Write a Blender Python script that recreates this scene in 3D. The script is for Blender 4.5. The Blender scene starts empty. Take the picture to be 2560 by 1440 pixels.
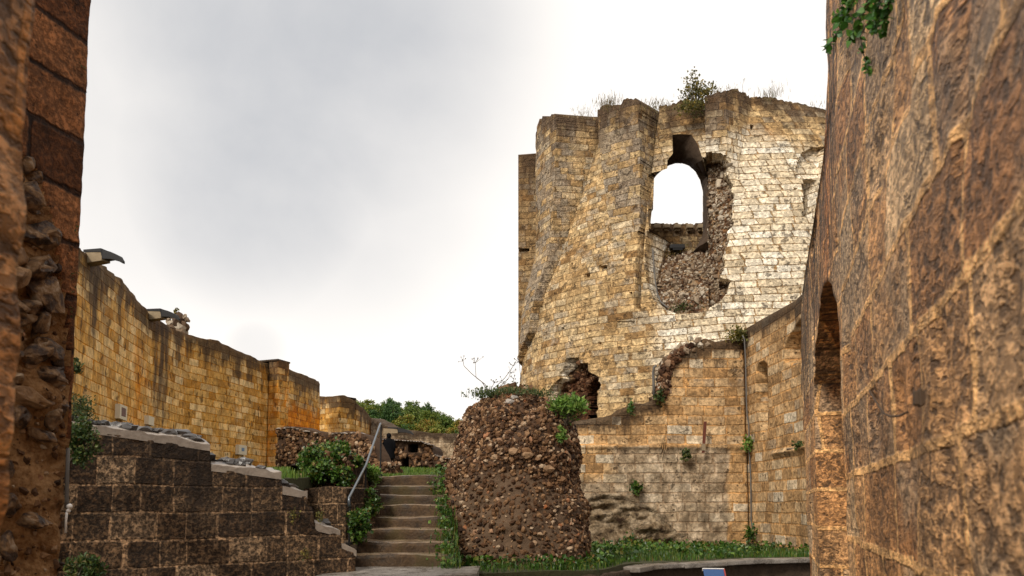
import bpy, bmesh, math, random
import numpy as np
from mathutils import Vector, Matrix, Euler
random.seed(7); RNG = np.random.default_rng(7)
SC = bpy.context.scene
COL = SC.collection
# ------------------------------------------------------------------ camera model
F = 1900.0; PITCH = math.radians(4.5); PPV = 1120.0
CAM = np.array([0.0, 0.0, 1.65]); CP, SP = math.cos(PITCH), math.sin(PITCH)
def ray(u, v):
    a = (u - 1280) / F; b = (PPV - v) / F
    return np.array([a, CP - b * SP, SP + b * CP])
def at(u, v, Y):                       # world point seen at photo pixel (u, v), Y metres ahead
    d = ray(u, v); return CAM + d * (Y / d[1])
def proj(P):                           # world -> photo pixels
    q = np.asarray(P) - CAM
    fy = q[..., 1] * CP + q[..., 2] * SP; uz = -q[..., 1] * SP + q[..., 2] * CP
    return 1280 + F * q[..., 0] / fy, PPV - F * uz / fy
# ------------------------------------------------------------------ noise
def _h(ix, iy, iz):
    n = (ix.astype(np.int64) * 374761393 + iy.astype(np.int64) * 668265263 + iz.astype(np.int64) * 2147483647) & 0xffffffff
    n = ((n ^ (n >> 13)) * 1274126177) & 0xffffffff
    n = (n ^ (n >> 16)) & 0xffffff
    return n / float(0xffffff)
def vnoise(x, y, z=0.0):
    x, y, z = np.broadcast_arrays(np.asarray(x, float), np.asarray(y, float), np.asarray(z, float))
    fx, fy, fz = np.floor(x), np.floor(y), np.floor(z)
    tx, ty, tz = x - fx, y - fy, z - fz
    tx, ty, tz = [t * t * (3 - 2 * t) for t in (tx, ty, tz)]
    r = 0
    for i in (0, 1):
        for j in (0, 1):
            for k in (0, 1):
                w = (tx if i else 1 - tx) * (ty if j else 1 - ty) * (tz if k else 1 - tz)
                r = r + w * _h(fx + i, fy + j, fz + k)
    return r * 2 - 1
def fbm(x, y, z=0.0, o=4):
    r = 0; a = 0.5
    for i in range(o):
        r = r + a * vnoise(np.asarray(x) * 2 ** i + 17.3 * i, np.asarray(y) * 2 ** i - 5.1 * i, np.asarray(z) * 2 ** i + 3.7 * i); a *= 0.5
    return r
def sst(a, b, x):
    t = np.clip((np.asarray(x, float) - a) / (b - a), 0, 1); return t * t * (3 - 2 * t)
def inpoly(px, py, poly):
    poly = np.asarray(poly, float); n = len(poly); r = np.zeros(np.shape(px), bool); j = n - 1
    for i in range(n):
        xi, yi = poly[i]; xj, yj = poly[j]
        c = ((yi > py) != (yj > py)) & (px < (xj - xi) * (py - yi) / ((yj - yi) if yj != yi else 1e-12) + xi)
        r ^= c; j = i
    return r
def polydist(px, py, poly, closed=True):     # distance to outline and nearest point
    poly = np.asarray(poly, float); n = len(poly)
    best = np.full(np.shape(px), 1e9); bx = np.array(px, float); by = np.array(py, float)
    for i in range(n if closed else n - 1):
        ax, ay = poly[i]; cx, cy = poly[(i + 1) % n]
        dx, dy = cx - ax, cy - ay; L = dx * dx + dy * dy + 1e-12
        t = np.clip(((px - ax) * dx + (py - ay) * dy) / L, 0, 1)
        qx, qy = ax + t * dx, ay + t * dy
        d = np.hypot(px - qx, py - qy); m = d < best
        best = np.where(m, d, best); bx = np.where(m, qx, bx); by = np.where(m, qy, by)
    return best, bx, by
# ------------------------------------------------------------------ object bookkeeping
ORG = {}
def tag(o, label=None, cat=None, group=None, kind=None):
    if label: o['label'] = label
    if cat: o['category'] = cat
    if group: o['group'] = group
    if kind: o['kind'] = kind
    return o
def thing(name, label, cat, loc, group=None):
    o = bpy.data.objects.new(name, None); COL.objects.link(o); o.location = [float(c) for c in loc]
    o.empty_display_size = 0.1
    ORG[o.name] = np.array(loc, float)
    return tag(o, label, cat, group)
def _finish(me, name, mat, parent, origin, smooth):
    mats = mat if isinstance(mat, (list, tuple)) else [mat]
    for m in mats: me.materials.append(m)
    o = bpy.data.objects.new(name, me); COL.objects.link(o)
    if parent is not None:
        o.parent = parent; ORG[o.name] = ORG[parent.name]
    else:
        o.location = [float(c) for c in origin]; ORG[o.name] = np.array(origin, float)
    return o
def mesh(name, V, Fc, mat, parent=None, origin=None, smooth=False, uv=None, boxuv=False, mi=None):
    """V (n,3) world coords; Fc list of index tuples or (n,k) array"""
    V = np.asarray(V, float)
    if parent is not None: org = ORG[parent.name]
    else:
        if origin is None: origin = np.array([V[:, 0].mean(), V[:, 1].mean(), V[:, 2].min()])
        org = np.asarray(origin, float)
    L = V - org
    me = bpy.data.meshes.new(name)
    if isinstance(Fc, np.ndarray):
        k = Fc.shape[1]; n = len(Fc)
        me.vertices.add(len(L)); me.vertices.foreach_set('co', L.astype(np.float32).ravel())
        me.loops.add(n * k); me.loops.foreach_set('vertex_index', Fc.astype(np.int32).ravel())
        me.polygons.add(n); me.polygons.foreach_set('loop_start', np.arange(0, n * k, k, dtype=np.int32))
        try: me.polygons.foreach_set('loop_total', np.full(n, k, np.int32))
        except Exception: pass
        me.update(calc_edges=True)
    else:
        me.from_pydata([tuple(p) for p in L], [], [tuple(int(i) for i in f) for f in Fc]); me.update()
    me.polygons.foreach_set('use_smooth', np.full(len(me.polygons), bool(smooth)))
    if mi is not None: me.polygons.foreach_set('material_index', np.asarray(mi, np.int32))
    if uv is not None:
        l = me.uv_layers.new(name='UVMap'); l.data.foreach_set('uv', np.asarray(uv, np.float32).ravel())
    elif boxuv:
        l = me.uv_layers.new(name='UVMap'); a = me.uv_layers.new(name='Aux')
        for p in me.polygons:
            n = p.normal
            for li in p.loop_indices:
                c = L[me.loops[li].vertex_index] + org
                if abs(n.z) > 0.75: q = (c[0], c[1])
                elif abs(n.x) > abs(n.y): q = (c[1], c[2])
                else: q = (c[0], c[2])
                l.data[li].uv = q; a.data[li].uv = (0.6, 0.0)
    return _finish(me, name, mat, parent, org, smooth)
class MB:                                   # collects simple shapes into one mesh
    def __init__(s): s.V = []; s.F = []; s.n = 0
    def add(s, V, Fc):
        s.F += [tuple(int(i) + s.n for i in f) for f in Fc]; s.V += [tuple(map(float, p)) for p in V]; s.n = len(s.V); return s
    def box(s, lo, hi, M=None, bev=0.0):
        lo = np.array(lo, float); hi = np.array(hi, float); c = (lo + hi) / 2; h = (hi - lo) / 2
        bm = bmesh.new(); bmesh.ops.create_cube(bm, size=2)
        for v in bm.verts: v.co = Vector((v.co.x * h[0], v.co.y * h[1], v.co.z * h[2]))
        if bev: bmesh.ops.bevel(bm, geom=bm.edges[:], offset=bev, segments=2, affect='EDGES', profile=0.6)
        bm.verts.index_update()
        P = np.array([v.co[:] for v in bm.verts])
        if M is not None: P = P @ np.array(M.to_3x3()).T
        s.add(P + c, [[v.index for v in f.verts] for f in bm.faces]); bm.free(); return s
    def tube(s, pts, r, n=8, cap=True):
        pts = np.asarray(pts, float); m = len(pts)
        r = np.full(m, r, float) if np.isscalar(r) else np.asarray(r, float)
        rings = []; up = np.array([0.3, 0.2, 0.93])
        for i in range(m):
            t = pts[min(i + 1, m - 1)] - pts[max(i - 1, 0)]; t = t / (np.linalg.norm(t) + 1e-9)
            a = np.cross(t, up)
            if np.linalg.norm(a) < 0.2: a = np.cross(t, [1, 0, 0])
            a /= np.linalg.norm(a); b = np.cross(t, a)
            th = np.linspace(0, 2 * np.pi, n, endpoint=False)
            rings.append(pts[i] + r[i] * (np.cos(th)[:, None] * a + np.sin(th)[:, None] * b))
        V = np.concatenate(rings); Fc = []
        for i in range(m - 1):
            for k in range(n):
                Fc.append((i * n + k, i * n + (k + 1) % n, (i + 1) * n + (k + 1) % n, (i + 1) * n + k))
        if cap: Fc += [tuple(range(n - 1, -1, -1)), tuple(range((m - 1) * n, m * n))]
        return s.add(V, Fc)
    def build(s, name, mat, parent=None, smooth=False, boxuv=False, origin=None):
        return mesh(name, np.array(s.V), s.F, mat, parent, origin=origin, smooth=smooth, boxuv=boxuv)
_ICO = {}
def ico(sub):
    if sub not in _ICO:
        bm = bmesh.new(); bmesh.ops.create_icosphere(bm, subdivisions=sub, radius=1); bm.verts.index_update()
        _ICO[sub] = (np.array([v.co[:] for v in bm.verts]), np.array([[v.index for v in f.verts] for f in bm.faces])); bm.free()
    return _ICO[sub]
def rotm(rng=None):
    q = (rng or RNG).normal(size=4); q /= np.linalg.norm(q); w, x, y, z = q
    return np.array([[1-2*(y*y+z*z), 2*(x*y-z*w), 2*(x*z+y*w)], [2*(x*y+z*w), 1-2*(x*x+z*z), 2*(y*z-x*w)], [2*(x*z-y*w), 2*(y*z+x*w), 1-2*(x*x+y*y)]])
def rock(sub=1, amp=0.35, freq=1.3, size=(1, 1, 1), R=None):
    V, Fc = ico(sub); o = RNG.uniform(-50, 50, 3)
    d = 1 + amp * fbm(V[:, 0] * freq + o[0], V[:, 1] * freq + o[1], V[:, 2] * freq + o[2], 3) * 1.6
    P = V * d[:, None]
    if sub >= 3:      # knapped facets: a few clipping planes
        for _ in range(11):
            n = RNG.normal(size=3); n /= np.linalg.norm(n); lim = RNG.uniform(0.5, 0.85)
            q = P @ n; P = P - np.where(q > lim, (q - lim) * 0.85, 0)[:, None] * n
    P = (P * np.asarray(size)) @ (rotm() if R is None else R).T
    return P, Fc
_POOL = {}
def rocks_mesh(name, items, mat, parent, smooth=False):
    """items: list of (pos, size3, R, sub); shapes come from a pool of irregular stones, each turned and scaled anew"""
    Vs = []; Fs = []; n = 0
    for p, s, R, sub in items:
        if sub not in _POOL: _POOL[sub] = [rock(sub, 0.75, 1.5, (1, 1, 1)) for _ in range(60)]
        V0, Fc = _POOL[sub][RNG.integers(0, 60)]
        V = (V0 @ rotm().T * np.asarray(s)) @ (rotm() if R is None else R).T
        Vs.append(V + p); Fs.append(Fc + n); n += len(V)
    return mesh(name, np.concatenate(Vs), np.concatenate(Fs), mat, parent, smooth=smooth)
# ------------------------------------------------------------------ relief sheets (walls)
def sheet(name, P, B, uv, aux, mat, parent=None, mf=None, mb=None, rim=None, rimmat=0, origin=None, flip=False, smooth=True, backmat=None):
    """P front grid (ny,nx,3), B back grid; mf/mb/rim face masks -> one closed mesh with two UV layers"""
    ny, nx = P.shape[:2]; full = np.ones((ny - 1, nx - 1), bool)
    mf = full if mf is None else mf; mb = mf if mb is None else mb; rim = mf if rim is None else rim
    idx = np.arange(ny * nx).reshape(ny, nx); N = ny * nx
    quads, uvs, axs, sm, mi = [], [], [], [], []
    def q(ids_, uv_, ax_, s, m):
        if flip: ids_, uv_, ax_ = ids_[:, ::-1], uv_[:, ::-1], ax_[:, ::-1]
        quads.append(ids_); uvs.append(uv_); axs.append(ax_); sm.append(np.full(len(ids_), s)); mi.append(np.full(len(ids_), m))
    a, b, c, d = idx[:-1, :-1], idx[:-1, 1:], idx[1:, 1:], idx[1:, :-1]
    fl_uv = uv.reshape(-1, 2); fl_ax = aux.reshape(-1, 2)
    f = np.stack([a[mf], b[mf], c[mf], d[mf]], -1); q(f, fl_uv[f], fl_ax[f], smooth, 0)
    f = np.stack([d[mb], c[mb], b[mb], a[mb]], -1); q(f + N, fl_uv[f], fl_ax[f], smooth, 0 if backmat is None else backmat)
    M = np.zeros((ny + 1, nx + 1), bool); M[1:-1, 1:-1] = rim
    TH = np.linalg.norm(P - B, axis=-1).reshape(-1)
    def rimq(e0, e1, horiz):
        ids_ = np.stack([e1, e0, e0 + N, e1 + N], -1)
        u0, u1 = fl_uv[e0], fl_uv[e1]; t = np.zeros((len(e0), 2)); t[:, 1 if horiz else 0] = TH[e0]
        uvq = np.stack([u1, u0, u0 + t, u1 + t], 1)
        ax = np.stack([fl_ax[e1], fl_ax[e0], fl_ax[e0], fl_ax[e1]], 1)
        q(ids_, uvq, ax, False, rimmat)
    # edges: bottom of cell (i,j) = M[i,j] below vs M[i+1,j]
    up = M[1:, 1:-1] & ~M[:-1, 1:-1]; rimq(idx[:, :-1][up], idx[:, 1:][up], True)
    dn = M[:-1, 1:-1] & ~M[1:, 1:-1]; rimq(idx[:, 1:][dn], idx[:, :-1][dn], True)
    rt = M[1:-1, 1:] & ~M[1:-1, :-1]; rimq(idx[1:, :][rt], idx[:-1, :][rt], False)
    lf = M[1:-1, :-1] & ~M[1:-1, 1:]; rimq(idx[:-1, :][lf], idx[1:, :][lf], False)
    quads = np.concatenate(quads); uvs = np.concatenate(uvs); axs = np.concatenate(axs)
    V = np.concatenate([P.reshape(-1, 3), B.reshape(-1, 3)])
    used = np.unique(quads); re = np.full(len(V), -1); re[used] = np.arange(len(used))
    o = mesh(name, V[used], re[quads], mat, parent, origin=origin, uv=uvs.reshape(-1, 2), mi=np.concatenate(mi))
    o.data.polygons.foreach_set('use_smooth', np.concatenate(sm))
    l = o.data.uv_layers.new(name='Aux'); l.data.foreach_set('uv', axs.astype(np.float32).ravel())
    return o
class Path:
    def __init__(s, pts, ds):
        pts = np.asarray(pts, float); seg = np.hypot(*np.diff(pts, axis=0).T); cs = np.r_[0, np.cumsum(seg)]
        s.L = cs[-1]; n = max(2, int(round(s.L / ds)) + 1); s.S = np.linspace(0, s.L, n); s.cs = cs; s.pts = pts
        d = np.gradient(np.stack([s.x(s.S), s.y(s.S)], 1), axis=0); d /= np.linalg.norm(d, axis=1)[:, None]
        s.tan = d
    def x(s, q): return np.interp(q, s.cs, s.pts[:, 0])
    def y(s, q): return np.interp(q, s.cs, s.pts[:, 1])
    def nrm(s, q, side):
        tx = np.interp(q, s.S, s.tan[:, 0]); ty = np.interp(q, s.S, s.tan[:, 1]); return side * ty, -side * tx
    def hit(s, u, v):                        # pixel -> (s, z) on the wall
        d = ray(u, v); k = d[0] / d[1]
        q = np.linspace(-0.3, s.L + 0.3, 4001); X = np.interp(q, s.cs, s.pts[:, 0]); Y = np.interp(q, s.cs, s.pts[:, 1])
        # linear extrapolation at both ends
        t0 = (s.pts[1] - s.pts[0]) / s.cs[1]; t1 = (s.pts[-1] - s.pts[-2]) / (s.cs[-1] - s.cs[-2])
        m = q < 0; X[m] = s.pts[0, 0] + q[m] * t0[0]; Y[m] = s.pts[0, 1] + q[m] * t0[1]
        m = q > s.L; X[m] = s.pts[-1, 0] + (q[m] - s.L) * t1[0]; Y[m] = s.pts[-1, 1] + (q[m] - s.L) * t1[1]
        g = X - k * Y; sc = np.where(np.sign(g[:-1]) != np.sign(g[1:]))[0]
        i = sc[0] if len(sc) else int(np.argmin(abs(g)))
        return q[i], CAM[2] + d[2] / d[1] * Y[i]
    def prof(s, px):                         # list of pixels -> monotone (s, z) profile
        a = np.array([s.hit(*p) for p in px]); a = a[np.argsort(a[:, 0], kind='stable')] if False else a
        for i in range(1, len(a)): a[i, 0] = max(a[i, 0], a[i - 1, 0] + 1e-3)
        return a
def wall(name, path, top, bot, thick, side, dz, mat, parent=None, disp=None, holes=(), niche=(), zone=None, uvo=(0, 0), warp=None, rimmat=0, batter=0.0, backfull=False, origin=None):
    S = path.S; n = len(S)
    tp = top(S) if callable(top) else np.interp(S, top[:, 0], top[:, 1])
    bt = np.full(n, bot, float) if np.isscalar(bot) else np.interp(S, bot[:, 0], bot[:, 1])
    nz = max(3, int((tp - bt).max() / dz)); T = np.linspace(0, 1, nz)[:, None]
    Z = bt[None] + T * (tp - bt)[None]; S2 = np.repeat(S[None], nz, 0)
    TOP = np.repeat(tp[None], nz, 0)
    if warp: S2 = warp(S2, Z)
    mf = np.ones((nz - 1, n - 1), bool)
    for poly in holes:
        cs = (S2[1:, 1:] + S2[:-1, :-1]) / 2; cz = (Z[1:, 1:] + Z[:-1, :-1]) / 2
        m = inpoly(cs, cz, poly); mf &= ~m
        cnt = np.zeros((nz, n), int); full = np.zeros((nz, n), int)
        for i in (0, 1):
            for j in (0, 1):
                cnt[i:nz - 1 + i, j:n - 1 + j] += m; full[i:nz - 1 + i, j:n - 1 + j] += 1
        bd = (cnt > 0) & (cnt < full)
        _, bx, by = polydist(S2[bd], Z[bd], poly); S2[bd] = bx; Z[bd] = by
    X, Y = path.x(S2), path.y(S2); nx_, ny_ = path.nrm(S2, side)
    d = disp(S2, Z, TOP) if disp else np.zeros_like(Z)
    d = d + batter * (bot if np.isscalar(bot) else bt.min()) * 0 - batter * (Z - bt.min())
    P = np.stack([X + nx_ * d, Y + ny_ * d, Z], -1)
    B = np.stack([X - nx_ * thick, Y - ny_ * thick, Z], -1)
    uv = np.stack([S2 + uvo[0], Z + uvo[1]], -1)
    aux = np.stack([np.maximum(TOP - Z, 0), zone(S2, Z) if zone else np.zeros_like(Z)], -1)
    return sheet(name, P, B, uv, aux, mat, parent, mf=mf, mb=(np.ones_like(mf) if backfull else mf), rim=mf, rimmat=rimmat, flip=(side < 0), origin=origin)
# ------------------------------------------------------------------ node helper
class NB:
    def __init__(s, nt): s.nt = nt; s.k = 0
    def n(s, t, **kw):
        nd = s.nt.nodes.new(t); nd.location = ((s.k % 12) * 180, -(s.k // 12) * 220); s.k += 1
        for a, b in kw.items(): setattr(nd, a, b)
        return nd
    def put(s, sock, v):
        if isinstance(v, bpy.types.NodeSocket): s.nt.links.new(v, sock)
        elif v is not None:
            if sock.type == 'RGBA' and not np.isscalar(v) and len(v) == 3: v = (*v, 1)
            if sock.type == 'VECTOR' and np.isscalar(v): v = (v, v, v)
            sock.default_value = v
    def m(s, op, a, b=None, c=None, clamp=False):
        nd = s.n('ShaderNodeMath', operation=op, use_clamp=clamp)
        for i, x in enumerate((a, b, c)):
            if x is not None: s.put(nd.inputs[i], x)
        return nd.outputs[0]
    def add(s, *a):
        r = a[0]
        for x in a[1:]: r = s.m('ADD', r, x)
        return r
    def mul(s, *a):
        r = a[0]
        for x in a[1:]: r = s.m('MULTIPLY', r, x)
        return r
    def sub(s, a, b): return s.m('SUBTRACT', a, b)
    def ss(s, x, a, b, lo=0.0, hi=1.0):
        nd = s.n('ShaderNodeMapRange', interpolation_type='SMOOTHSTEP')
        for i, v in enumerate((x, a, b, lo, hi)): s.put(nd.inputs[i], v)
        return nd.outputs[0]
    def mix(s, f, a, b, mode='MIX'):
        nd = s.n('ShaderNodeMix', data_type='RGBA', blend_type=mode)
        s.put(nd.inputs[0], f); s.put(nd.inputs[6], a); s.put(nd.inputs[7], b); return nd.outputs[2]
    def mixf(s, f, a, b):
        nd = s.n('ShaderNodeMix', data_type='FLOAT'); s.put(nd.inputs[0], f); s.put(nd.inputs[2], a); s.put(nd.inputs[3], b); return nd.outputs[0]
    def xyz(s, v):
        nd = s.n('ShaderNodeSeparateXYZ'); s.put(nd.inputs[0], v); return nd.outputs
    def vec(s, x=0.0, y=0.0, z=0.0):
        nd = s.n('ShaderNodeCombineXYZ')
        for i, q in enumerate((x, y, z)): s.put(nd.inputs[i], q)
        return nd.outputs[0]
    def noise(s, v, sc, det=4, rough=0.55, dist=0.0, dim='3D'):
        nd = s.n('ShaderNodeTexNoise', noise_dimensions=dim); s.put(nd.inputs['Vector'], v)
        s.put(nd.inputs['Scale'], sc); s.put(nd.inputs['Detail'], det); s.put(nd.inputs['Roughness'], rough); s.put(nd.inputs['Distortion'], dist)
        return nd.outputs[0]
    def vor(s, v, sc, feat='F1', out='Distance', rnd=1.0):
        nd = s.n('ShaderNodeTexVoronoi', feature=feat); s.put(nd.inputs['Vector'], v); s.put(nd.inputs['Scale'], sc); s.put(nd.inputs['Randomness'], rnd)
        return nd.outputs[out]
    def white(s, v):
        nd = s.n('ShaderNodeTexWhiteNoise', noise_dimensions='3D'); s.put(nd.inputs['Vector'], v); return nd.outputs
    def ramp(s, f, stops, interp='LINEAR'):
        nd = s.n('ShaderNodeValToRGB'); s.put(nd.inputs[0], f); cr = nd.color_ramp; cr.interpolation = interp
        while len(cr.elements) < len(stops): cr.elements.new(0.5)
        for e, (p, c) in zip(cr.elements, stops): e.position = p; e.color = (*c, 1)
        return nd.outputs[0]
    def vmul(s, v, k):
        nd = s.n('ShaderNodeVectorMath', operation='MULTIPLY'); s.put(nd.inputs[0], v); s.put(nd.inputs[1], k); return nd.outputs[0]
    def hsv(s, col, val=1.0, sat=1.0, hue=0.5):
        nd = s.n('ShaderNodeHueSaturation'); s.put(nd.inputs['Hue'], hue); s.put(nd.inputs['Saturation'], sat); s.put(nd.inputs['Value'], val); s.put(nd.inputs['Color'], col); return nd.outputs[0]
def newmat(name):
    m = bpy.data.materials.new(name); m.use_nodes = True; nt = m.node_tree
    for n in list(nt.nodes): nt.nodes.remove(n)
    b = NB(nt); out = b.n('ShaderNodeOutputMaterial'); p = b.n('ShaderNodeBsdfPrincipled')
    nt.links.new(p.outputs[0], out.inputs[0]); return m, b, p
def setp(b, p, col=None, rough=None, bump=None, strength=1.0, dist=1.0, spec=0.3, metal=None, trans=None):
    if col is not None: b.put(p.inputs['Base Color'], col)
    if rough is not None: b.put(p.inputs['Roughness'], rough)
    b.put(p.inputs['Specular IOR Level'], spec)
    if metal is not None: b.put(p.inputs['Metallic'], metal)
    if bump is not None:
        nd = b.n('ShaderNodeBump'); b.put(nd.inputs['Strength'], strength); b.put(nd.inputs['Distance'], dist); b.put(nd.inputs['Height'], bump)
        b.nt.links.new(nd.outputs[0], p.inputs['Normal'])
def ashlar(name, h, w, cols, mcol, mort=0.02, soft=0.012, wave=0.05, wvar=0.9, edge=0.02, pit=0.3, pitsc=14, pitstretch=1.0,
           grey=None, dark=None, orange=None, proud=0.0, relief=0.02, fine=0.006, blkvar=0.012, rough=0.9, strength=0.9, zone=None, contrast=0.55, spec=0.25, pale=None, jfade=0.55, pit2=1.0, grain=None, sat=1.03, gam=1.2, tint=(1.02, 0.95, 0.92), aniso=None):
    """coursed stone: uneven block lengths, mortar joints, pits, lichen, run-off stains from the wall top"""
    m, b, p = newmat(name)
    uvn = b.n('ShaderNodeUVMap', uv_map='UVMap'); x, y, _ = b.xyz(uvn.outputs[0])
    aux = b.n('ShaderNodeUVMap', uv_map='Aux'); top, zn, _ = b.xyz(aux.outputs[0])
    oc = b.n('ShaderNodeTexCoord').outputs['Object']
    if aniso: oc = b.vmul(oc, aniso)
    nb = b.noise(oc, 0.45, 4); nm = b.noise(oc, 2.6, 6, 0.62); nf = b.noise(oc, 22, 6, 0.65)
    wv = b.noise(uvn.outputs[0], 0.9, 3)
    y2 = b.add(y, b.mul(b.sub(wv, 0.5), wave * 2))
    ry = b.m('DIVIDE', y2, h); row = b.m('FLOOR', ry); fv = b.m('FRACT', ry)
    r1 = b.white(b.vec(row, 3.3, 1.7))[0]
    xw = b.m('DIVIDE', x, w)
    n1 = b.noise(b.vec(b.mul(xw, 0.6), b.mul(row, 5.37), 0.0), 1.0, 1, 0.5)
    ux = b.add(xw, b.mul(r1, 9.7), b.mul(b.sub(n1, 0.5), wvar * 2.2)); col = b.m('FLOOR', ux); fu = b.m('FRACT', ux)
    du = b.mul(b.m('MINIMUM', fu, b.sub(1.0, fu)), w); dv = b.mul(b.m('MINIMUM', fv, b.sub(1.0, fv)), h)
    dd = b.m('SMOOTH_MIN', du, dv, 0.03)
    ne = b.noise(oc, 9, 4, 0.6)
    dd = b.add(dd, b.mul(b.sub(nf, 0.5), edge), b.mul(b.sub(ne, 0.5), edge * 2.2))
    blk = b.ss(dd, mort * 0.4, mort * 0.4 + soft)
    nmc = b.ss(nm, 0.3, 0.7); nfc = b.ss(nf, 0.3, 0.7)
    rn = b.white(b.vec(col, row, 0.37))
    ra, rb_, rc = b.xyz(rn[1])
    base = b.ramp(ra, cols)
    base = b.hsv(base, val=b.add(1.0 - contrast * 0.62, b.mul(nmc, contrast * 0.75), b.mul(nfc, contrast * 0.5)))
    if grey:      # grey lichen film, block by block
        gm = b.ss(b.add(b.noise(oc, 1.1, 5, 0.65), b.mul(b.sub(rb_, 0.5), 0.35)), grey[0], grey[0] + 0.16)
        base = b.mix(b.mul(gm, grey[2]), base, b.hsv(b.ramp(nf, [(0.3, tuple(c * 0.55 for c in grey[1])), (0.7, grey[1])]), val=1.0))
    if pale:
        pm = b.ss(b.noise(oc, 0.7, 5, 0.6), pale[0], pale[0] + 0.14); base = b.mix(b.mul(pm, pale[2]), base, pale[1])
    mc = b.hsv(b.mix(0.0, mcol, mcol), val=b.add(0.5, b.mul(nmc, 0.6), b.mul(nfc, 0.4)))
    fade = b.ss(b.noise(oc, 1.3, 4, 0.6), 0.36, 0.52, 1.0 - jfade, 1.0)
    c = b.mix(b.m('MAXIMUM', blk, b.sub(1.0, fade)), mc, base)
    hgt = b.add(b.mul(blk, relief * (1 if not proud else -proud)), b.mul(nm, fine * 2.2), b.mul(nf, fine), b.mul(b.mul(rc, blk), blkvar))
    if orange:
        om = b.ss(b.noise(b.vec(b.mul(x, 0.5), b.mul(y, 0.28), 4.0), 1.0, 5, 0.6), orange[0], orange[0] + 0.2)
        c = b.mix(b.mul(om, orange[2]), c, orange[1], 'MULTIPLY')
    if zone: c, hgt = zone(b, dict(c=c, h=hgt, x=x, y=y, top=top, zn=zn, oc=oc, nb=nb, nm=nm, nf=nf, blk=blk, ra=ra, rb=rb_))
    # pits and holes
    pv = b.vmul(oc, (1.0, 1.0, 1.0 / pitstretch))
    pn = b.noise(pv, pitsc, 3, 0.5); pz = b.noise(oc, 1.7, 3)
    pq = b.mul(b.sub(pz, 0.5), 0.52)
    pm1 = b.ss(b.add(pn, pq), 0.74 - pit * 0.4, 0.80 - pit * 0.4)
    pn2 = b.noise(pv, pitsc * 3.1, 2, 0.5); pm2 = b.ss(b.add(pn2, b.mul(pq, 0.7)), 0.74 - pit * 0.36 * pit2, 0.82 - pit * 0.36 * pit2)
    pm = b.mul(b.m('MAXIMUM', pm1, b.mul(pm2, 0.75)), b.add(0.3, b.mul(blk, 0.7)))
    if grain:
        gr = b.ss(b.add(b.noise(pv, grain[0], 4, 0.7), b.mul(b.sub(nm, 0.5), 0.1)), 0.40, 0.60)
        c = b.hsv(c, val=b.add(1.0 - grain[1], b.mul(gr, grain[1] * 1.75))); hgt = b.add(hgt, b.mul(gr, grain[2]))
    c = b.mix(b.mul(pm, b.add(0.55, b.mul(nfc, 0.35))), c, b.hsv(b.mix(0.82, c, (0.028, 0.017, 0.010)), val=b.add(0.6, b.mul(nfc, 0.7)))); hgt = b.sub(hgt, b.add(b.mul(pm1, 0.022), b.mul(pm2, 0.008)))
    if dark:      # (length down from top, amount, threshold, colour, general)
        st = b.noise(b.vec(b.mul(x, 2.2), b.mul(y, 0.22), 1.0), 1.0, 5, 0.62)
        e = b.m('POWER', 2.718, b.mul(top, -1.0 / dark[0]))
        k = b.add(b.mul(e, dark[1]), b.mul(st, 0.75), b.mul(nm, 0.35), b.mul(b.sub(rb_, 0.5), 0.12), dark[4])
        k = b.add(k, b.mul(b.sub(nfc, 0.5), 0.10)); dm = b.ss(k, dark[2], dark[2] + (dark[5] if len(dark) > 5 else 0.17))
        c = b.mix(b.mul(dm, 0.86), c, b.hsv(b.mix(0.0, dark[3], dark[3]), val=b.add(0.45, b.mul(nfc, 1.2))))
        hgt = b.add(hgt, b.mul(dm, b.mul(nf, 0.008)))
    gn = b.n('ShaderNodeGamma'); b.put(gn.inputs[0], c); b.put(gn.inputs[1], gam); c = b.hsv(b.mix(1.0, gn.outputs[0], tint, 'MULTIPLY'), val=1.25, sat=sat)
    setp(b, p, c, rough, hgt, strength, 1.0, spec)
    return m
def simple(name, col, rough=0.8, var=0.25, sc=8, bump=0.0, spec=0.3, metal=None, island=None, isl_sc=None, objrand=None, fine=30):
    m, b, p = newmat(name); oc = b.n('ShaderNodeTexCoord').outputs['Object']
    n1 = b.noise(oc, sc, 5, 0.6); n2 = b.noise(oc, fine, 4, 0.6)
    if island:
        r = b.n('ShaderNodeNewGeometry').outputs['Random Per Island']; c = b.ramp(r, island)
    elif objrand:
        r = b.n('ShaderNodeObjectInfo').outputs['Random']; g = b.n('ShaderNodeNewGeometry').outputs['Random Per Island']
        c = b.ramp(b.add(r, b.mul(b.sub(g, 0.5), 0.3)), objrand)
    else: c = b.mix(0.0, col, col)
    c = b.hsv(c, val=b.add(1 - var, b.mul(n1, var * 1.2), b.mul(n2, var * 0.8)))
    setp(b, p, c, rough, b.add(b.mul(n1, bump), b.mul(n2, bump * 0.5)) if bump else None, 0.9, 1.0, spec, metal)
    return m
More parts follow.
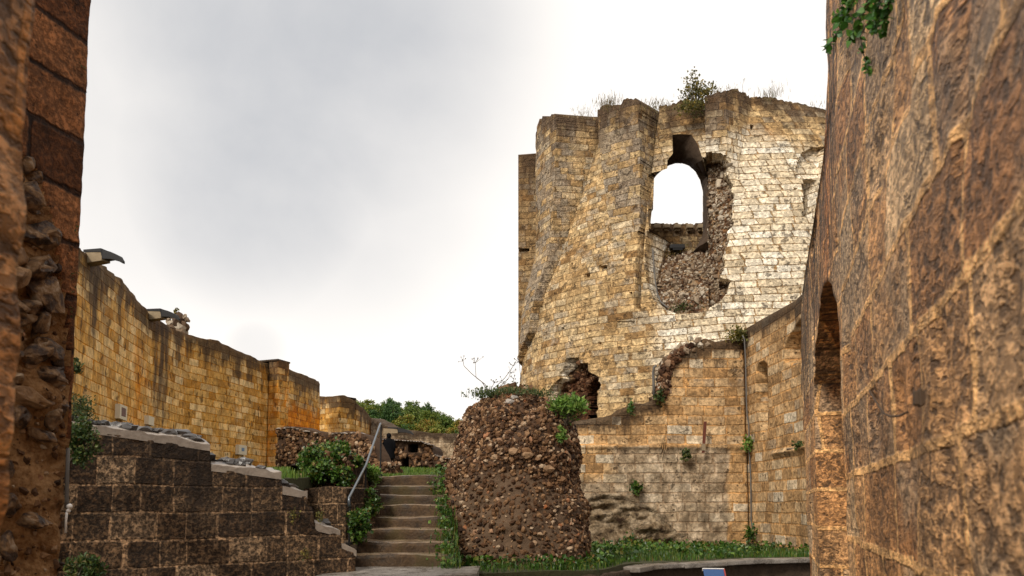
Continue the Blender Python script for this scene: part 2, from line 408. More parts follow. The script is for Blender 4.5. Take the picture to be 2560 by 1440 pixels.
def leafmat(name, stops, objrand=False, transl=0.25, rough=0.55):
    m, b, p = newmat(name); nt = b.nt
    g = b.n('ShaderNodeNewGeometry').outputs['Random Per Island']
    if objrand:
        r = b.n('ShaderNodeObjectInfo').outputs['Random']; f = b.add(b.mul(r, 0.75), b.mul(g, 0.3))
    else: f = g
    c = b.ramp(f, stops); c = b.hsv(c, val=b.add(0.75, b.mul(b.white(b.vec(g, 2.0, 1.0))[0], 0.5)))
    setp(b, p, c, rough, None, spec=0.35)
    t = b.n('ShaderNodeBsdfTranslucent'); b.put(t.inputs[0], b.hsv(c, val=1.3)); mx = b.n('ShaderNodeMixShader'); b.put(mx.inputs[0], transl)
    out = [n for n in nt.nodes if n.type == 'OUTPUT_MATERIAL'][0]
    nt.links.new(p.outputs[0], mx.inputs[1]); nt.links.new(t.outputs[0], mx.inputs[2]); nt.links.new(mx.outputs[0], out.inputs[0])
    return m
# ------------------------------------------------------------------ materials
def z_tower(b, d):      # zone 0 = ochre weathered face, 1 = pale washed face; >1.5 rubble core
    pale = b.ss(b.add(d['zn'], b.mul(b.sub(d['nb'], 0.5), 0.5)), 0.25, 0.8)
    pc = b.hsv(b.ramp(d['ra'], [(0.0, (0.55, 0.47, 0.355)), (0.5, (0.67, 0.60, 0.495)), (1.0, (0.73, 0.69, 0.62))]), val=b.add(0.62, b.mul(d['nm'], 0.45), b.mul(d['nf'], 0.22)))
    c = b.mix(b.mul(pale, b.mul(d['blk'], 0.85)), d['c'], pc)
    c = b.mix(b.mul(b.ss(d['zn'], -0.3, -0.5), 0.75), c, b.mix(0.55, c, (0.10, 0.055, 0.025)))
    gf = b.mul(b.ss(d['zn'], -0.08, -0.2), b.sub(1.0, b.ss(d['zn'], -0.32, -0.5)), b.ss(b.add(d['nm'], b.mul(b.sub(d['rb'], 0.5), 0.5)), 0.34, 0.54))
    c = b.mix(b.mul(gf, 0.75), c, b.hsv(b.ramp(d['nf'], [(0.35, (0.13, 0.10, 0.078)), (0.65, (0.36, 0.315, 0.265))]), val=1.0))
    rub = b.ss(d['zn'], 1.6, 1.9)
    v = b.vor(d['oc'], 5.5); vc = b.vor(d['oc'], 5.5, out='Color'); r1, r2, r3 = b.xyz(vc)
    rc = b.ramp(r1, [(0.0, (0.07, 0.035, 0.02)), (0.35, (0.17, 0.095, 0.05)), (0.7, (0.30, 0.21, 0.13)), (1.0, (0.44, 0.37, 0.29))])
    rc = b.hsv(rc, val=b.add(0.45, b.mul(d['nm'], 0.9)))
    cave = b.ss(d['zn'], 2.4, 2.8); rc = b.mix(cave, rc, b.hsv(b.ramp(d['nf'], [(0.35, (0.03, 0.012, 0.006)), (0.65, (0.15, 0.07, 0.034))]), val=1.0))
    c = b.mix(rub, c, rc); h = b.mixf(rub, d['h'], b.add(b.mul(v, -0.16), b.mul(d['nm'], 0.06)))
    return c, h
def z_gate(b, d):       # zone 1 = grey decayed courses, 2 = bare chalk rock
    g = b.ss(b.add(d['zn'], b.mul(b.sub(d['nm'], 0.5), 0.5)), 0.35, 0.75)
    gc = b.hsv(b.ramp(d['nm'], [(0.32, (0.15, 0.118, 0.086)), (0.5, (0.34, 0.295, 0.235)), (0.66, (0.52, 0.47, 0.40))]), val=b.add(0.6, b.mul(d['nf'], 0.7)))
    gc = b.mix(b.mul(b.sub(1.0, d['blk']), 0.35), gc, (0.14, 0.09, 0.06))
    c = b.mix(b.mul(g, 0.82), d['c'], gc)
    rk = b.ss(d['zn'], 1.5, 1.9)
    rc = b.hsv(b.ramp(b.noise(d['oc'], 3.0, 8, 0.7), [(0.36, (0.07, 0.045, 0.03)), (0.46, (0.24, 0.19, 0.13)), (0.62, (0.42, 0.36, 0.28))]), val=1.0)
    c = b.mix(rk, c, rc); h = b.mixf(rk, d['h'], b.mul(b.noise(d['oc'], 3.0, 8, 0.7), 0.3))
    return c, h
M = {}
def z_near(b, d):       # zone 1 = wet black streaks near the ragged far end
    st = b.noise(b.vec(b.mul(d['x'], 9.0), b.mul(d['y'], 0.35), 2.0), 1.0, 4, 0.6)
    k = b.ss(b.add(st, b.mul(d['zn'], 0.26), b.mul(b.sub(d['nb'], 0.5), 0.3)), 0.64, 0.80)
    return b.mix(b.mul(k, 0.8), d['c'], (0.035, 0.022, 0.014)), b.add(d['h'], b.mul(st, 0.03))
def z_curtain(b, d):    # zone 1 = rust-orange run-off, 2 = black run-off below a spout
    o = b.mul(b.ss(b.add(d['zn'], b.mul(b.sub(d['nm'], 0.5), 0.9)), 0.35, 0.9), b.sub(1.0, b.ss(d['zn'], 1.1, 1.4)))
    c = b.mix(b.mul(o, 0.7), d['c'], (1.0, 0.50, 0.13), 'MULTIPLY')
    st = b.noise(b.vec(b.mul(d['x'], 2.6), b.mul(d['y'], 0.35), 6.0), 1.0, 6, 0.7)
    k = b.mul(b.ss(b.add(d['zn'], b.mul(b.sub(d['nm'], 0.5), 1.2)), -0.2, -1.5), b.ss(st, 0.34, 0.6)); return b.mix(b.mul(k, 0.85), c, (0.05, 0.038, 0.032)), d['h']
M['tower'] = ashlar('keep_limestone', 0.26, 0.46, [(0.0, (0.22, 0.135, 0.064)), (0.12, (0.345, 0.24, 0.13)), (0.5, (0.415, 0.305, 0.18)), (0.85, (0.455, 0.35, 0.215)), (1.0, (0.45, 0.375, 0.275))],
    (0.27, 0.18, 0.097), mort=0.008, soft=0.020, wave=0.08, pit=0.33, pitsc=6, grey=(0.53, (0.40, 0.355, 0.30), 0.65), dark=(1.6, 0.40, 0.70, (0.075, 0.047, 0.028), 0.0, 0.24), orange=(0.6, (0.9, 0.6, 0.3), 0.5), relief=0.018, blkvar=0.03, fine=0.014, zone=z_tower, grain=(8, 0.26, 0.016), tint=(1.04, 1.02, 0.97), contrast=0.7, edge=0.03, jfade=0.8)
M['curtain'] = ashlar('curtain_limestone', 0.275, 0.56, [(0.0, (0.35, 0.21, 0.085)), (0.25, (0.46, 0.31, 0.14)), (0.7, (0.50, 0.36, 0.185)), (1.0, (0.58, 0.47, 0.30))],
    (0.40, 0.21, 0.065), mort=0.016, soft=0.012, wave=0.03, pit=0.27, pitsc=5, pitstretch=2.0, grey=(0.62, (0.44, 0.36, 0.25), 0.4), dark=(1.3, 0.50, 0.755, (0.05, 0.034, 0.024), 0.0, 0.2), orange=(0.56, (0.98, 0.58, 0.18), 0.8), relief=0.014, contrast=0.5, jfade=0.3, pale=(0.52, (0.62, 0.51, 0.34), 0.6), zone=z_curtain, grain=(7, 0.18, 0.006), sat=1.1, tint=(1.12, 1.03, 0.94))
M['darkwall'] = ashlar('blackened_ashlar', 0.285, 0.37, [(0.0, (0.085, 0.058, 0.037)), (0.5, (0.125, 0.088, 0.057)), (0.85, (0.18, 0.13, 0.086)), (1.0, (0.29, 0.225, 0.16))],
    (0.34, 0.25, 0.17), mort=0.016, soft=0.010, wave=0.045, wvar=0.8, edge=0.014, pit=0.40, pitsc=22, dark=(0.55, 0.26, 0.60, (0.024, 0.015, 0.009), 0.0, 0.26), relief=0.024, fine=0.036, blkvar=0.03, contrast=1.0, rough=0.7, spec=0.22, jfade=0.35, grain=(24, 0.66, 0.016), pale=(0.5, (0.30, 0.22, 0.14), 0.65), tint=(1.2, 1.08, 0.96))
M['gate'] = ashlar('gatehouse_ashlar', 0.255, 0.52, [(0.0, (0.30, 0.20, 0.105)), (0.3, (0.41, 0.29, 0.165)), (0.7, (0.46, 0.345, 0.215)), (0.9, (0.47, 0.39, 0.28)), (1.0, (0.50, 0.455, 0.38))],
    (0.43, 0.275, 0.135), mort=0.030, soft=0.014, wave=0.045, pit=0.24, pitsc=9, grey=(0.58, (0.42, 0.37, 0.305), 0.6), dark=(0.5, 0.62, 0.76, (0.05, 0.033, 0.021), 0.0), relief=0.016, zone=z_gate, grain=(10, 0.28, 0.006), contrast=0.5, jfade=0.5, sat=1.0, tint=(0.97, 0.89, 0.79))
M['near'] = ashlar('weathered_near_stone', 0.355, 0.62, [(0.0, (0.34, 0.175, 0.07)), (0.4, (0.45, 0.25, 0.105)), (0.7, (0.51, 0.31, 0.15)), (1.0, (0.58, 0.42, 0.26))],
    (0.66, 0.41, 0.185), mort=0.034, soft=0.010, wave=0.02, wvar=0.8, edge=0.010, pit=0.47, pitsc=21, pitstretch=0.8, grey=(0.50, (0.50, 0.385, 0.27), 0.7), orange=(0.55, (0.98, 0.66, 0.32), 0.7), proud=1.5, relief=0.014, fine=0.008, blkvar=0.012, contrast=0.8, spec=0.4, rough=0.6, grain=(30, 0.42, 0.008), zone=z_near, jfade=0.05, aniso=(1.0, 0.6, 1.0), strength=0.7, sat=0.97, tint=(1.02, 0.965, 0.875))
M['pillar'] = ashlar('brown_jamb_stone', 0.345, 1.3, [(0.0, (0.085, 0.040, 0.018)), (0.5, (0.16, 0.076, 0.036)), (1.0, (0.24, 0.125, 0.062))],
    (0.035, 0.017, 0.009), mort=0.018, soft=0.02, wave=0.02, edge=0.02, pit=0.22, pitsc=24, relief=0.014, fine=0.009, blkvar=0.03, contrast=0.85, grain=(34, 0.35, 0.006), jfade=0.2)
def rough_mortar():
    m, b, p = newmat('lime_mortar'); oc = b.n('ShaderNodeTexCoord').outputs['Object']; n1 = b.noise(oc, 5, 8, 0.7, 0.4); n2 = b.noise(oc, 38, 5, 0.7); v = b.vor(oc, 16)
    c = b.ramp(b.add(b.mul(n1, 0.65), b.mul(n2, 0.35)), [(0.34, (0.05, 0.023, 0.010)), (0.44, (0.24, 0.12, 0.046)), (0.56, (0.40, 0.225, 0.10)), (0.7, (0.50, 0.34, 0.19))])
    setp(b, p, c, 0.9, b.add(b.mul(n1, 0.10), b.mul(n2, 0.02), b.mul(v, -0.03)), 1.0, 1.0, 0.2); return m
M['mortar'] = rough_mortar()
M['stumpcore'] = simple('stump_mortar', (0.06, 0.034, 0.019), 0.95, 0.9, 6, 0.03, fine=40)
M['flint'] = simple('flint_stone', (0, 0, 0), 0.7, 0.6, 14, 0.012, 0.18, island=[(0.0, (0.022, 0.011, 0.006)), (0.35, (0.075, 0.036, 0.016)), (0.62, (0.135, 0.068, 0.030)), (0.84, (0.23, 0.13, 0.064)), (0.95, (0.36, 0.265, 0.175)), (1.0, (0.26, 0.09, 0.03))])
M['rubble'] = simple('rubble_stone', (0, 0, 0), 0.85, 0.6, 7, 0.02, 0.3, island=[(0.0, (0.05, 0.026, 0.014)), (0.35, (0.13, 0.08, 0.045)), (0.7, (0.25, 0.19, 0.13)), (1.0, (0.42, 0.36, 0.28))])
M['wetflint'] = simple('wet_black_flint', (0.035, 0.028, 0.024), 0.28, 0.6, 9, 0.01, 0.6)
M['coping'] = simple('wet_lime_coping', (0.29, 0.24, 0.195), 0.3, 0.7, 9, 0.01, 0.6, fine=40)
def worn(name, lo, hi, moss, rough):
    m, bb, p = newmat(name); oc = bb.n('ShaderNodeTexCoord').outputs['Object']; n1 = bb.noise(oc, 3.5, 7, 0.68); n2 = bb.noise(oc, 30, 4, 0.65); n3 = bb.noise(oc, 1.7, 4, 0.6)
    c = bb.ramp(bb.add(bb.mul(n1, 0.7), bb.mul(n2, 0.3)), [(0.36, lo), (0.5, tuple((x + y) / 2 for x, y in zip(lo, hi))), (0.64, hi)])
    c = bb.mix(bb.mul(bb.ss(n3, 0.5, 0.62), 0.6), c, moss); setp(bb, p, c, bb.ss(n1, 0.35, 0.65, rough - 0.15, rough + 0.2), bb.add(bb.mul(n1, 0.03), bb.mul(n2, 0.012)), 0.9, 1.0, 0.3); return m
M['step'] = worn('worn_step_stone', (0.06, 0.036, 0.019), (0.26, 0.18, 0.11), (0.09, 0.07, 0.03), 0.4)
M['riser'] = worn('dark_riser', (0.016, 0.009, 0.004), (0.115, 0.068, 0.034), (0.045, 0.035, 0.010), 0.7)  # upright faces get darker tones than the treads; random moss patches
M['paving'] = worn('wet_paving', (0.06, 0.048, 0.038), (0.30, 0.265, 0.23), (0.13, 0.10, 0.07), 0.35)
M['grass'] = leafmat('grass_blades', [(0.0, (0.045, 0.095, 0.012)), (0.6, (0.085, 0.155, 0.018)), (1.0, (0.16, 0.19, 0.03))])
M['drygrass'] = leafmat('dry_grass', [(0.0, (0.09, 0.06, 0.02)), (0.5, (0.17, 0.11, 0.035)), (1.0, (0.12, 0.12, 0.03))])
M['ivy'] = leafmat('ivy_leaf', [(0.0, (0.016, 0.045, 0.007)), (0.45, (0.035, 0.085, 0.010)), (0.8, (0.075, 0.14, 0.016)), (0.92, (0.14, 0.16, 0.025)), (1.0, (0.16, 0.09, 0.03))], transl=0.2, rough=0.4)
M['bush'] = leafmat('shrub_leaf', [(0.0, (0.06, 0.13, 0.02)), (0.6, (0.12, 0.22, 0.03)), (1.0, (0.2, 0.27, 0.06))])
M['darkbush'] = leafmat('dark_shrub_leaf', [(0.0, (0.02, 0.04, 0.01)), (0.6, (0.045, 0.075, 0.016)), (1.0, (0.11, 0.11, 0.025))])
M['topbush'] = leafmat('yellowing_leaf', [(0.0, (0.05, 0.055, 0.012)), (0.6, (0.12, 0.11, 0.02)), (1.0, (0.23, 0.16, 0.03))])
M['tree'] = leafmat('wood_leaf', [(0.0, (0.018, 0.050, 0.010)), (0.3, (0.04, 0.09, 0.013)), (0.55, (0.095, 0.135, 0.016)), (0.8, (0.17, 0.17, 0.02)), (0.95, (0.25, 0.13, 0.02))], objrand=True, transl=0.15)
M['bark'] = simple('bark', (0.09, 0.06, 0.04), 0.9, 0.5, 10, 0.01)
M['stem'] = simple('dry_stem', (0.06, 0.045, 0.03), 0.9, 0.3, 20)
M['soil'] = simple('mossy_ground', (0.042, 0.040, 0.016), 0.95, 0.6, 3.0, 0.03, fine=20)
M['earth'] = simple('dark_earth', (0.06, 0.045, 0.03), 0.95, 0.6, 2.0, 0.03)
M['hill'] = simple('hill_ground', (0.035, 0.06, 0.015), 0.95, 0.5, 0.2)
M['steel'] = simple('painted_steel', (0.16, 0.18, 0.2), 0.35, 0.15, 20, spec=0.5, metal=0.6)
M['black'] = simple('black_metal', (0.012, 0.011, 0.011), 0.6, 0.3, 20)
M['grey_pipe'] = simple('grey_conduit', (0.11, 0.10, 0.09), 0.6, 0.3, 12)
M['rust'] = simple('rusted_iron', (0.11, 0.032, 0.018), 0.8, 0.6, 14, 0.004)
M['white'] = simple('white_enamel', (0.75, 0.72, 0.68), 0.4, 0.12, 5)
M['cream'] = simple('cream_panel', (0.60, 0.52, 0.38), 0.6, 0.2, 5)
M['picture'] = simple('panel_picture', (0.12, 0.05, 0.035), 0.5, 0.8, 6)
M['blue'] = simple('blue_panel', (0.02, 0.06, 0.17), 0.4, 0.3, 8)
M['red'] = simple('red_panel', (0.28, 0.03, 0.02), 0.5, 0.3, 8)
M['bluegrey'] = simple('blue_mark', (0.15, 0.22, 0.32), 0.5, 0.2, 8)
M['slate'] = simple('dark_lead', (0.014, 0.013, 0.013), 0.75, 0.3, 9, spec=0.4)
M['corbel'] = simple('spout_stone', (0.25, 0.19, 0.12), 0.9, 0.5, 6, 0.01)
M['cloth'] = simple('black_cloth', (0.006, 0.006, 0.007), 0.95, 0.3, 30, spec=0.03)
M['skin'] = simple('skin', (0.35, 0.2, 0.14), 0.6, 0.1, 10)
def jamb_flint(name, cols):
    m, b, p = newmat(name); oc = b.n('ShaderNodeTexCoord').outputs['Object']
    n1 = b.noise(oc, 9, 6, 0.6, 0.6); n2 = b.noise(oc, 45, 4, 0.6)
    c = b.ramp(b.add(b.mul(n1, 0.8), b.mul(n2, 0.2)), cols)
    setp(b, p, c, b.ss(n1, 0.4, 0.6, 0.4, 0.85), b.add(b.mul(n1, 0.03), b.mul(n2, 0.006)), 0.9, 1.0, 0.25); return m
M['jambflint'] = jamb_flint('knapped_flint', [(0.34, (0.018, 0.012, 0.009)), (0.46, (0.06, 0.036, 0.024)), (0.54, (0.20, 0.115, 0.055)), (0.64, (0.33, 0.25, 0.175))])
M['tanflint'] = jamb_flint('tan_flint', [(0.33, (0.10, 0.055, 0.03)), (0.5, (0.24, 0.14, 0.07)), (0.66, (0.33, 0.21, 0.11))])
M['paleblock'] = simple('pale_facing_block', (0.52, 0.43, 0.32), 0.9, 0.45, 5, 0.02, fine=22)
M['palerock'] = simple('pale_boulder', (0.34, 0.30, 0.26), 0.7, 0.4, 8, 0.02)
M['darkrub'] = simple('dark_mossy_rubble', (0.045, 0.028, 0.016), 0.9, 0.8, 6, 0.04, fine=26)
M['rustbox'] = simple('brown_metal', (0.06, 0.035, 0.018), 0.6, 0.3, 20)
M['vault_shade'] = simple('shaded_vault_stone', (0.075, 0.048, 0.03), 0.9, 0.6, 5, 0.03, fine=20)  # shade inside the window vault, put into the stone colour
M['stumplow'] = simple('stump_pale_mortar', (0.10, 0.062, 0.036), 0.95, 0.8, 7, 0.03, fine=40)
M['vine'] = leafmat('vine_leaf', [(0.0, (0.02, 0.075, 0.010)), (0.6, (0.045, 0.14, 0.018)), (1.0, (0.10, 0.22, 0.03))], transl=0.3, rough=0.4)
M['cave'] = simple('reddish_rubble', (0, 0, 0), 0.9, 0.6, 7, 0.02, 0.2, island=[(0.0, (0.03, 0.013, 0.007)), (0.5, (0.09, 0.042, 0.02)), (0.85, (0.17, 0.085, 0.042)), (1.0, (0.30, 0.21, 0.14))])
M['darkivy'] = leafmat('mixed_shrub_leaf', [(0.0, (0.014, 0.034, 0.007)), (0.5, (0.035, 0.07, 0.012)), (0.8, (0.075, 0.11, 0.02)), (0.93, (0.13, 0.13, 0.03)), (1.0, (0.12, 0.07, 0.025))], transl=0.2)
# ------------------------------------------------------------------ camera, light, sky
cam = bpy.data.cameras.new('camera'); co = bpy.data.objects.new('camera', cam); COL.objects.link(co); SC.camera = co
co.location = CAM; co.rotation_euler = (math.radians(90) + PITCH, 0, 0)
cam.sensor_width = 36; cam.lens = 36 * F / 2560; cam.shift_y = (PPV - 720) / 2560; cam.clip_end = 3000; cam.clip_start = 0.05
cam.dof.use_dof = True; cam.dof.focus_distance = 14.0; cam.dof.aperture_fstop = 4.0
SUNV = np.array([-0.42, -0.66, 0.62]); SUNV /= np.linalg.norm(SUNV)
sl = bpy.data.lights.new('sun', 'SUN'); so = bpy.data.objects.new('sun', sl); COL.objects.link(so)
sl.energy = 3.2; sl.angle = math.radians(11); sl.color = (1.0, 0.93, 0.82); so.location = (5, -8, 30)
so.rotation_euler = Vector(-SUNV).to_track_quat('-Z', 'Y').to_euler()
w = bpy.data.worlds.new('World'); SC.world = w; w.use_nodes = True
b = NB(w.node_tree); bg = w.node_tree.nodes['Background']
sky = b.n('ShaderNodeTexSky'); sky.sky_type = 'NISHITA'; sky.sun_disc = False
sky.sun_elevation = math.asin(SUNV[2]); sky.sun_rotation = math.atan2(SUNV[0], SUNV[1])
g = b.n('ShaderNodeTexCoord').outputs['Generated']
gx, gy, gz = b.xyz(g)
pl = b.vec(b.m('DIVIDE', gx, b.add(b.m('ABSOLUTE', gz), 0.22)), b.m('DIVIDE', gy, b.add(b.m('ABSOLUTE', gz), 0.22)), 0.0)
n1 = b.noise(pl, 0.7, 4, 0.5, 0.0); n2 = b.noise(g, 4.2, 6, 0.55, 0.15)
def blob(u, v, r0, r1):
    d = ray(u, v); d = d / np.linalg.norm(d)
    nd = b.n('ShaderNodeVectorMath', operation='DOT_PRODUCT'); b.put(nd.inputs[0], g); b.put(nd.inputs[1], tuple(d))
    return b.ss(nd.outputs['Value'], math.cos(math.radians(r0)), math.cos(math.radians(r1)))
msk = b.m('MAXIMUM', b.mul(blob(760, 60, 19, 2), 1.0), b.mul(blob(640, 400, 13, 1), 0.95))
msk = b.m('MAXIMUM', msk, b.mul(blob(480, 100, 21, 3), 0.62))
msk = b.m('MAXIMUM', msk, b.mul(blob(800, 380, 15, 2), 0.6))
msk = b.m('MAXIMUM', msk, b.mul(blob(930, 560, 7, 1), 0.45))
msk = b.m('MAXIMUM', msk, b.mul(blob(640, 865, 2.6, 0.6), 0.4))
msk = b.mul(msk, b.add(0.62, b.mul(b.ss(b.add(b.mul(n1, 0.55), b.mul(n2, 0.45)), 0.30, 0.68), 0.5)))
cl = b.mix(b.m('MINIMUM', msk, 1.0), (12.3, 11.7, 11.0), (6.4, 6.5, 6.75))
b.put(bg.inputs[0], b.mix(0.94, sky.outputs[0], cl)); bg.inputs[1].default_value = 0.1
SC.view_settings.view_transform = 'Standard'; SC.view_settings.look = 'None'; SC.view_settings.exposure = -0.05; SC.view_settings.gamma = 1
# ------------------------------------------------------------------ ground
def terr(name, X, Y, Z, mat, kind='structure', skirt=None):
    """grid terrain (ny,nx) with skirts down to `skirt`"""
    ny, nx = X.shape; V = np.stack([X, Y, Z], -1).reshape(-1, 3); i = np.arange(ny * nx).reshape(ny, nx)
    Fq = np.stack([i[:-1, :-1], i[:-1, 1:], i[1:, 1:], i[1:, :-1]], -1).reshape(-1, 4)
    if skirt is not None:
        loop = np.concatenate([i[0, :-1], i[:-1, -1], i[-1, :0:-1], i[:0:-1, 0]]); n0 = len(V)
        low = V[loop].copy(); low[:, 2] = skirt; V = np.concatenate([V, low]); k = np.arange(len(loop)); k2 = (k + 1) % len(loop)
        Fq = np.concatenate([Fq, np.stack([loop[k2], loop[k], n0 + k, n0 + k2], -1)])
    o = mesh(name, V, Fq, mat, smooth=False); return tag(o, kind=kind)
gx_ = np.r_[np.linspace(-400, -20, 14), np.linspace(-18, 18, 25), np.linspace(20, 400, 14)]
gy_ = np.r_[np.linspace(-60, -4, 8), np.linspace(-3, 24, 25), np.linspace(27, 700, 20)]
GX, GY = np.meshgrid(gx_, gy_); terr('ground', GX, GY, 0.02 * vnoise(GX, GY), M['earth'])
def upz(x, y): return 2.2 + (y - 13.0) * 0.0505 + 0.05 * fbm(np.asarray(x) * 0.8, np.asarray(y) * 0.8, 2.0)
def up_front(x):
    x = np.asarray(x, float)
    dw = 9.5 + (x + 1.95) * (9.5 - 7.4) / (4.52 - 1.95) + 0.9
    return np.where(x < -2.95, dw, np.where(x < -2.33, 11.4, np.where(x < -0.95, 13.05, 13.4)))
xs = np.linspace(-19, -0.25, 150); T = np.linspace(0, 1, 120)[:, None]
UX = np.repeat(xs[None], 120, 0); UY = up_front(xs)[None] + T ** 1.5 * (46 - up_front(xs)[None]); terr('upper_terrace', UX, UY, upz(UX, UY), M['soil'], skirt=-0.1)
def loz(x, y): return 0.80 - (np.asarray(y) - 10.5) * 0.02 + 0.03 * fbm(np.asarray(x) * 1.2, np.asarray(y) * 1.2, 5.0)
LF = np.array([(-1.0, 9.75), (-0.3, 9.8), (0.4, 10.15), (1.2, 10.6), (1.9, 12.2), (4.3, 13.7), (7.2, 14.6)])
xs = np.linspace(-1.0, 7.2, 90); T = np.linspace(0, 1, 80)[:, None]; f = np.interp(xs, LF[:, 0], LF[:, 1])
LX = np.repeat(xs[None], 80, 0); LY = f[None] + T * (21.0 - f[None]); terr('lower_terrace', LX, LY, loz(LX, LY), M['soil'], skirt=-0.1)
# wooded hill far behind
def hillz(x, y): return -2 + 24.5 * sst(70, 190, y) * np.exp(-((x + 33 + 0.06 * (190 - y)) / 44.0) ** 2)
hx, hy = np.meshgrid(np.linspace(-220, 160, 60), np.linspace(60, 330, 40)); terr('hill', hx, hy, hillz(hx, hy), M['hill'])
# ------------------------------------------------------------------ left curtain wall
HZ = 1000
def hpt(u, Y, v=HZ): return at(u, v, Y)[:2]
ct = thing('curtain_wall', 'long tall curving ochre curtain wall with dark streaked top on the left', 'castle wall', (*hpt(470, 27.3), 3.0))
cpts = [hpt(u, Y) for u, Y in ((120, 16.3), (180, 18.2), (230, 19.6), (300, 21.8), (340, 23.2), (376, 24.6), (380, 24.65), (415, 25.75), (440, 26.6), (466, 27.5), (474, 27.6), (525, 28.7), (600, 30.5), (662, 32.5), (703, 33.5), (750, 35.4), (800, 37.8))]
cp = Path(cpts, 0.06)
ctop = cp.prof([(120, 560), (180, 603), (230, 640), (300, 695), (345, 745), (372, 783), (382, 791), (440, 825), (470, 835), (522, 851), (526, 848), (545, 852), (600, 877), (662, 906), (703, 914), (750, 933), (800, 953)])
_s703 = cp.hit(700, 1000)[0]; _s378 = cp.hit(378, 900)[0]; _s225 = cp.hit(226, 800)[0]; _s620 = cp.hit(640, 1000)[0]
def czone(s, z):
    z0 = np.interp(s, ctop[:, 0], ctop[:, 1]) - z
    b_ = 2.0 * np.maximum(sst(0.9, 0.15, abs(s - _s378 - 0.75)) * sst(5.0, 1.5, z0), sst(0.5, 0.1, abs(s - _s225 - .2)) * sst(3.0, 1.0, z0))
    return np.where(b_ > 0.3, -b_, 0) + np.where(b_ > 0.3, 0, 1) * np.maximum(0, 0.8 * sst(_s703 - 0.4, _s703 + 0.5, s) * sst(0.6, 2.0, z0) + 0.45 * sst(_s620 - 2, _s620 + 2, s) * sst(1.5, 4.0, z0))
def cdisp(s, z, t): return 0.05 * fbm(s * 0.7, z * 0.7, 1) + 0.025 * fbm(s * 4, z * 4, 9) - 0.05 * sst(0.15, 0.0, t - z) * (0.5 + vnoise(s * 3, z * 0))
wall('wall', cp, lambda S: np.interp(S, ctop[:, 0], ctop[:, 1]) + 0.015 * vnoise(S * 1.7, 0), 2.0, 1.3, 1, 0.06, M['curtain'], ct, disp=cdisp, zone=czone)
s0, s1 = cp.hit(666, 1000)[0], cp.hit(699, 1000)[0]; pc = np.array([cp.x((s0 + s1) / 2), cp.y((s0 + s1) / 2)]); pt = np.array([cp.x(s1) - cp.x(s0), cp.y(s1) - cp.y(s0)]); pw = np.linalg.norm(pt); pt /= pw; pn_ = np.array([pt[1], -pt[0]])
bp = Path([pc - pt * pw * .42 + pn_ * 0.05, pc - pt * pw * .42 + pn_ * .55, pc + pt * pw * .42 + pn_ * .55, pc + pt * pw * .42 + pn_ * 0.05], 0.05); bz = at(682, 904, pc[1] - .2)[2]
wall('buttress', bp, lambda S: bz + 0.03 * vnoise(S * 3, 1), 2.0, 0.04, 1, 0.06, M['curtain'], ct, zone=lambda s, z: 0.5 + 0 * z, disp=lambda s, z, t: 0.02 * fbm(s * 3, z * 3, 3))
mb_ = MB(); hw_ = pw * .42 + .05; V_ = [np.r_[pc + pt * a * hw_ + pn_ * c, z] for z in (bz - 0.02, bz + 0.05) for a, c in ((-1, -.5), (1, -.5), (1, .55), (-1, .55))]
mb_.add(V_, [(3, 2, 1, 0), (4, 5, 6, 7), (0, 1, 5, 4), (1, 2, 6, 5), (2, 3, 7, 6), (3, 0, 4, 7)]); mb_.build('buttress_cap', M['darkrub'], ct)
def spout(u, v, Y, L, parent, sc=1.0):
    p = at(u, v, Y); d = np.array([0.93, -0.36, 0.0]); q = np.array([0.36, 0.93, 0])
    m = MB(); pts = []
    h0, h1 = 0.30 * sc, 0.22 * sc
    for t, hh, ww in ((-0.25, h0, 0.30), (0.62, h1, 0.26)):
        for a, c in ((-1, 0), (1, 0), (1, -hh), (-1, -hh)): pts.append(p + d * t * sc + q * a * ww * sc / 2 + np.array([0, 0, c - 0.08 * t]))
    m.add(pts, [(0, 1, 2, 3), (7, 6, 5, 4), (0, 4, 5, 1), (1, 5, 6, 2), (2, 6, 7, 3), (3, 7, 4, 0)])
    s = m.build('water_spout', M['corbel'], parent)
    m = MB(); R = []
    prof = [(0.0, 0.05, 0.15, .03), (0.60, 0.01, 0.15, 0.06), (0.63, 0.0, 0.12, 0.22), (1.05 * L, -0.10, 0.07, 0.14), (1.35 * L, -0.22, 0.06, 0.10), (1.5 * L, -0.36, 0.035, 0.03)]
    for t, zz, ww, hh in prof:
        for a, c in ((-1, 0.03), (0, -hh * 0.1 + 0.03), (1, 0.03), (1, -hh), (-1, -hh)): R.append(p + d * t * sc + q * a * ww * sc + np.array([0, 0, (zz + c) * sc]))
    Fc = []
    for i in range(len(prof) - 1):
        for k in range(5): Fc.append((i * 5 + k, i * 5 + (k + 1) % 5, i * 5 + 5 + (k + 1) % 5, i * 5 + 5 + k))
    Fc += [(4, 3, 2, 1, 0), tuple(range(len(R) - 5, len(R)))]
    m.add(R, Fc); m.build('lead_gutter', M['slate'], s)
spout(221, 636, 19.0, 0.82, ct); spout(374, 781, 24.3, 0.85, ct)
# stub of the rear wall standing up behind the curtain wall
s_ = np.array([at(448, 815, 30.5)]); m = MB()
lump = thing('wall_stub', 'ragged ochre lump of masonry rising above the curtain wall by its second rain spout', 'ruined masonry', (*at(448, 830, 30.5)[:2], 8.0))
it = []
for u, v, r in ((430, 812, 14), (446, 802, 18), (462, 815, 13), (440, 826, 20), (456, 830, 18), (468, 800, 7), (450, 842, 22), (430, 830, 14), (420, 802, 8), (462, 792, 7), (436, 793, 9)):
    it.append((at(u, v, 30.5), np.array([r, r * 1.0, r * 0.75]) * 30.5 / 1900, None, 2))
rocks_mesh('stones', it, M['rubble'], lump)
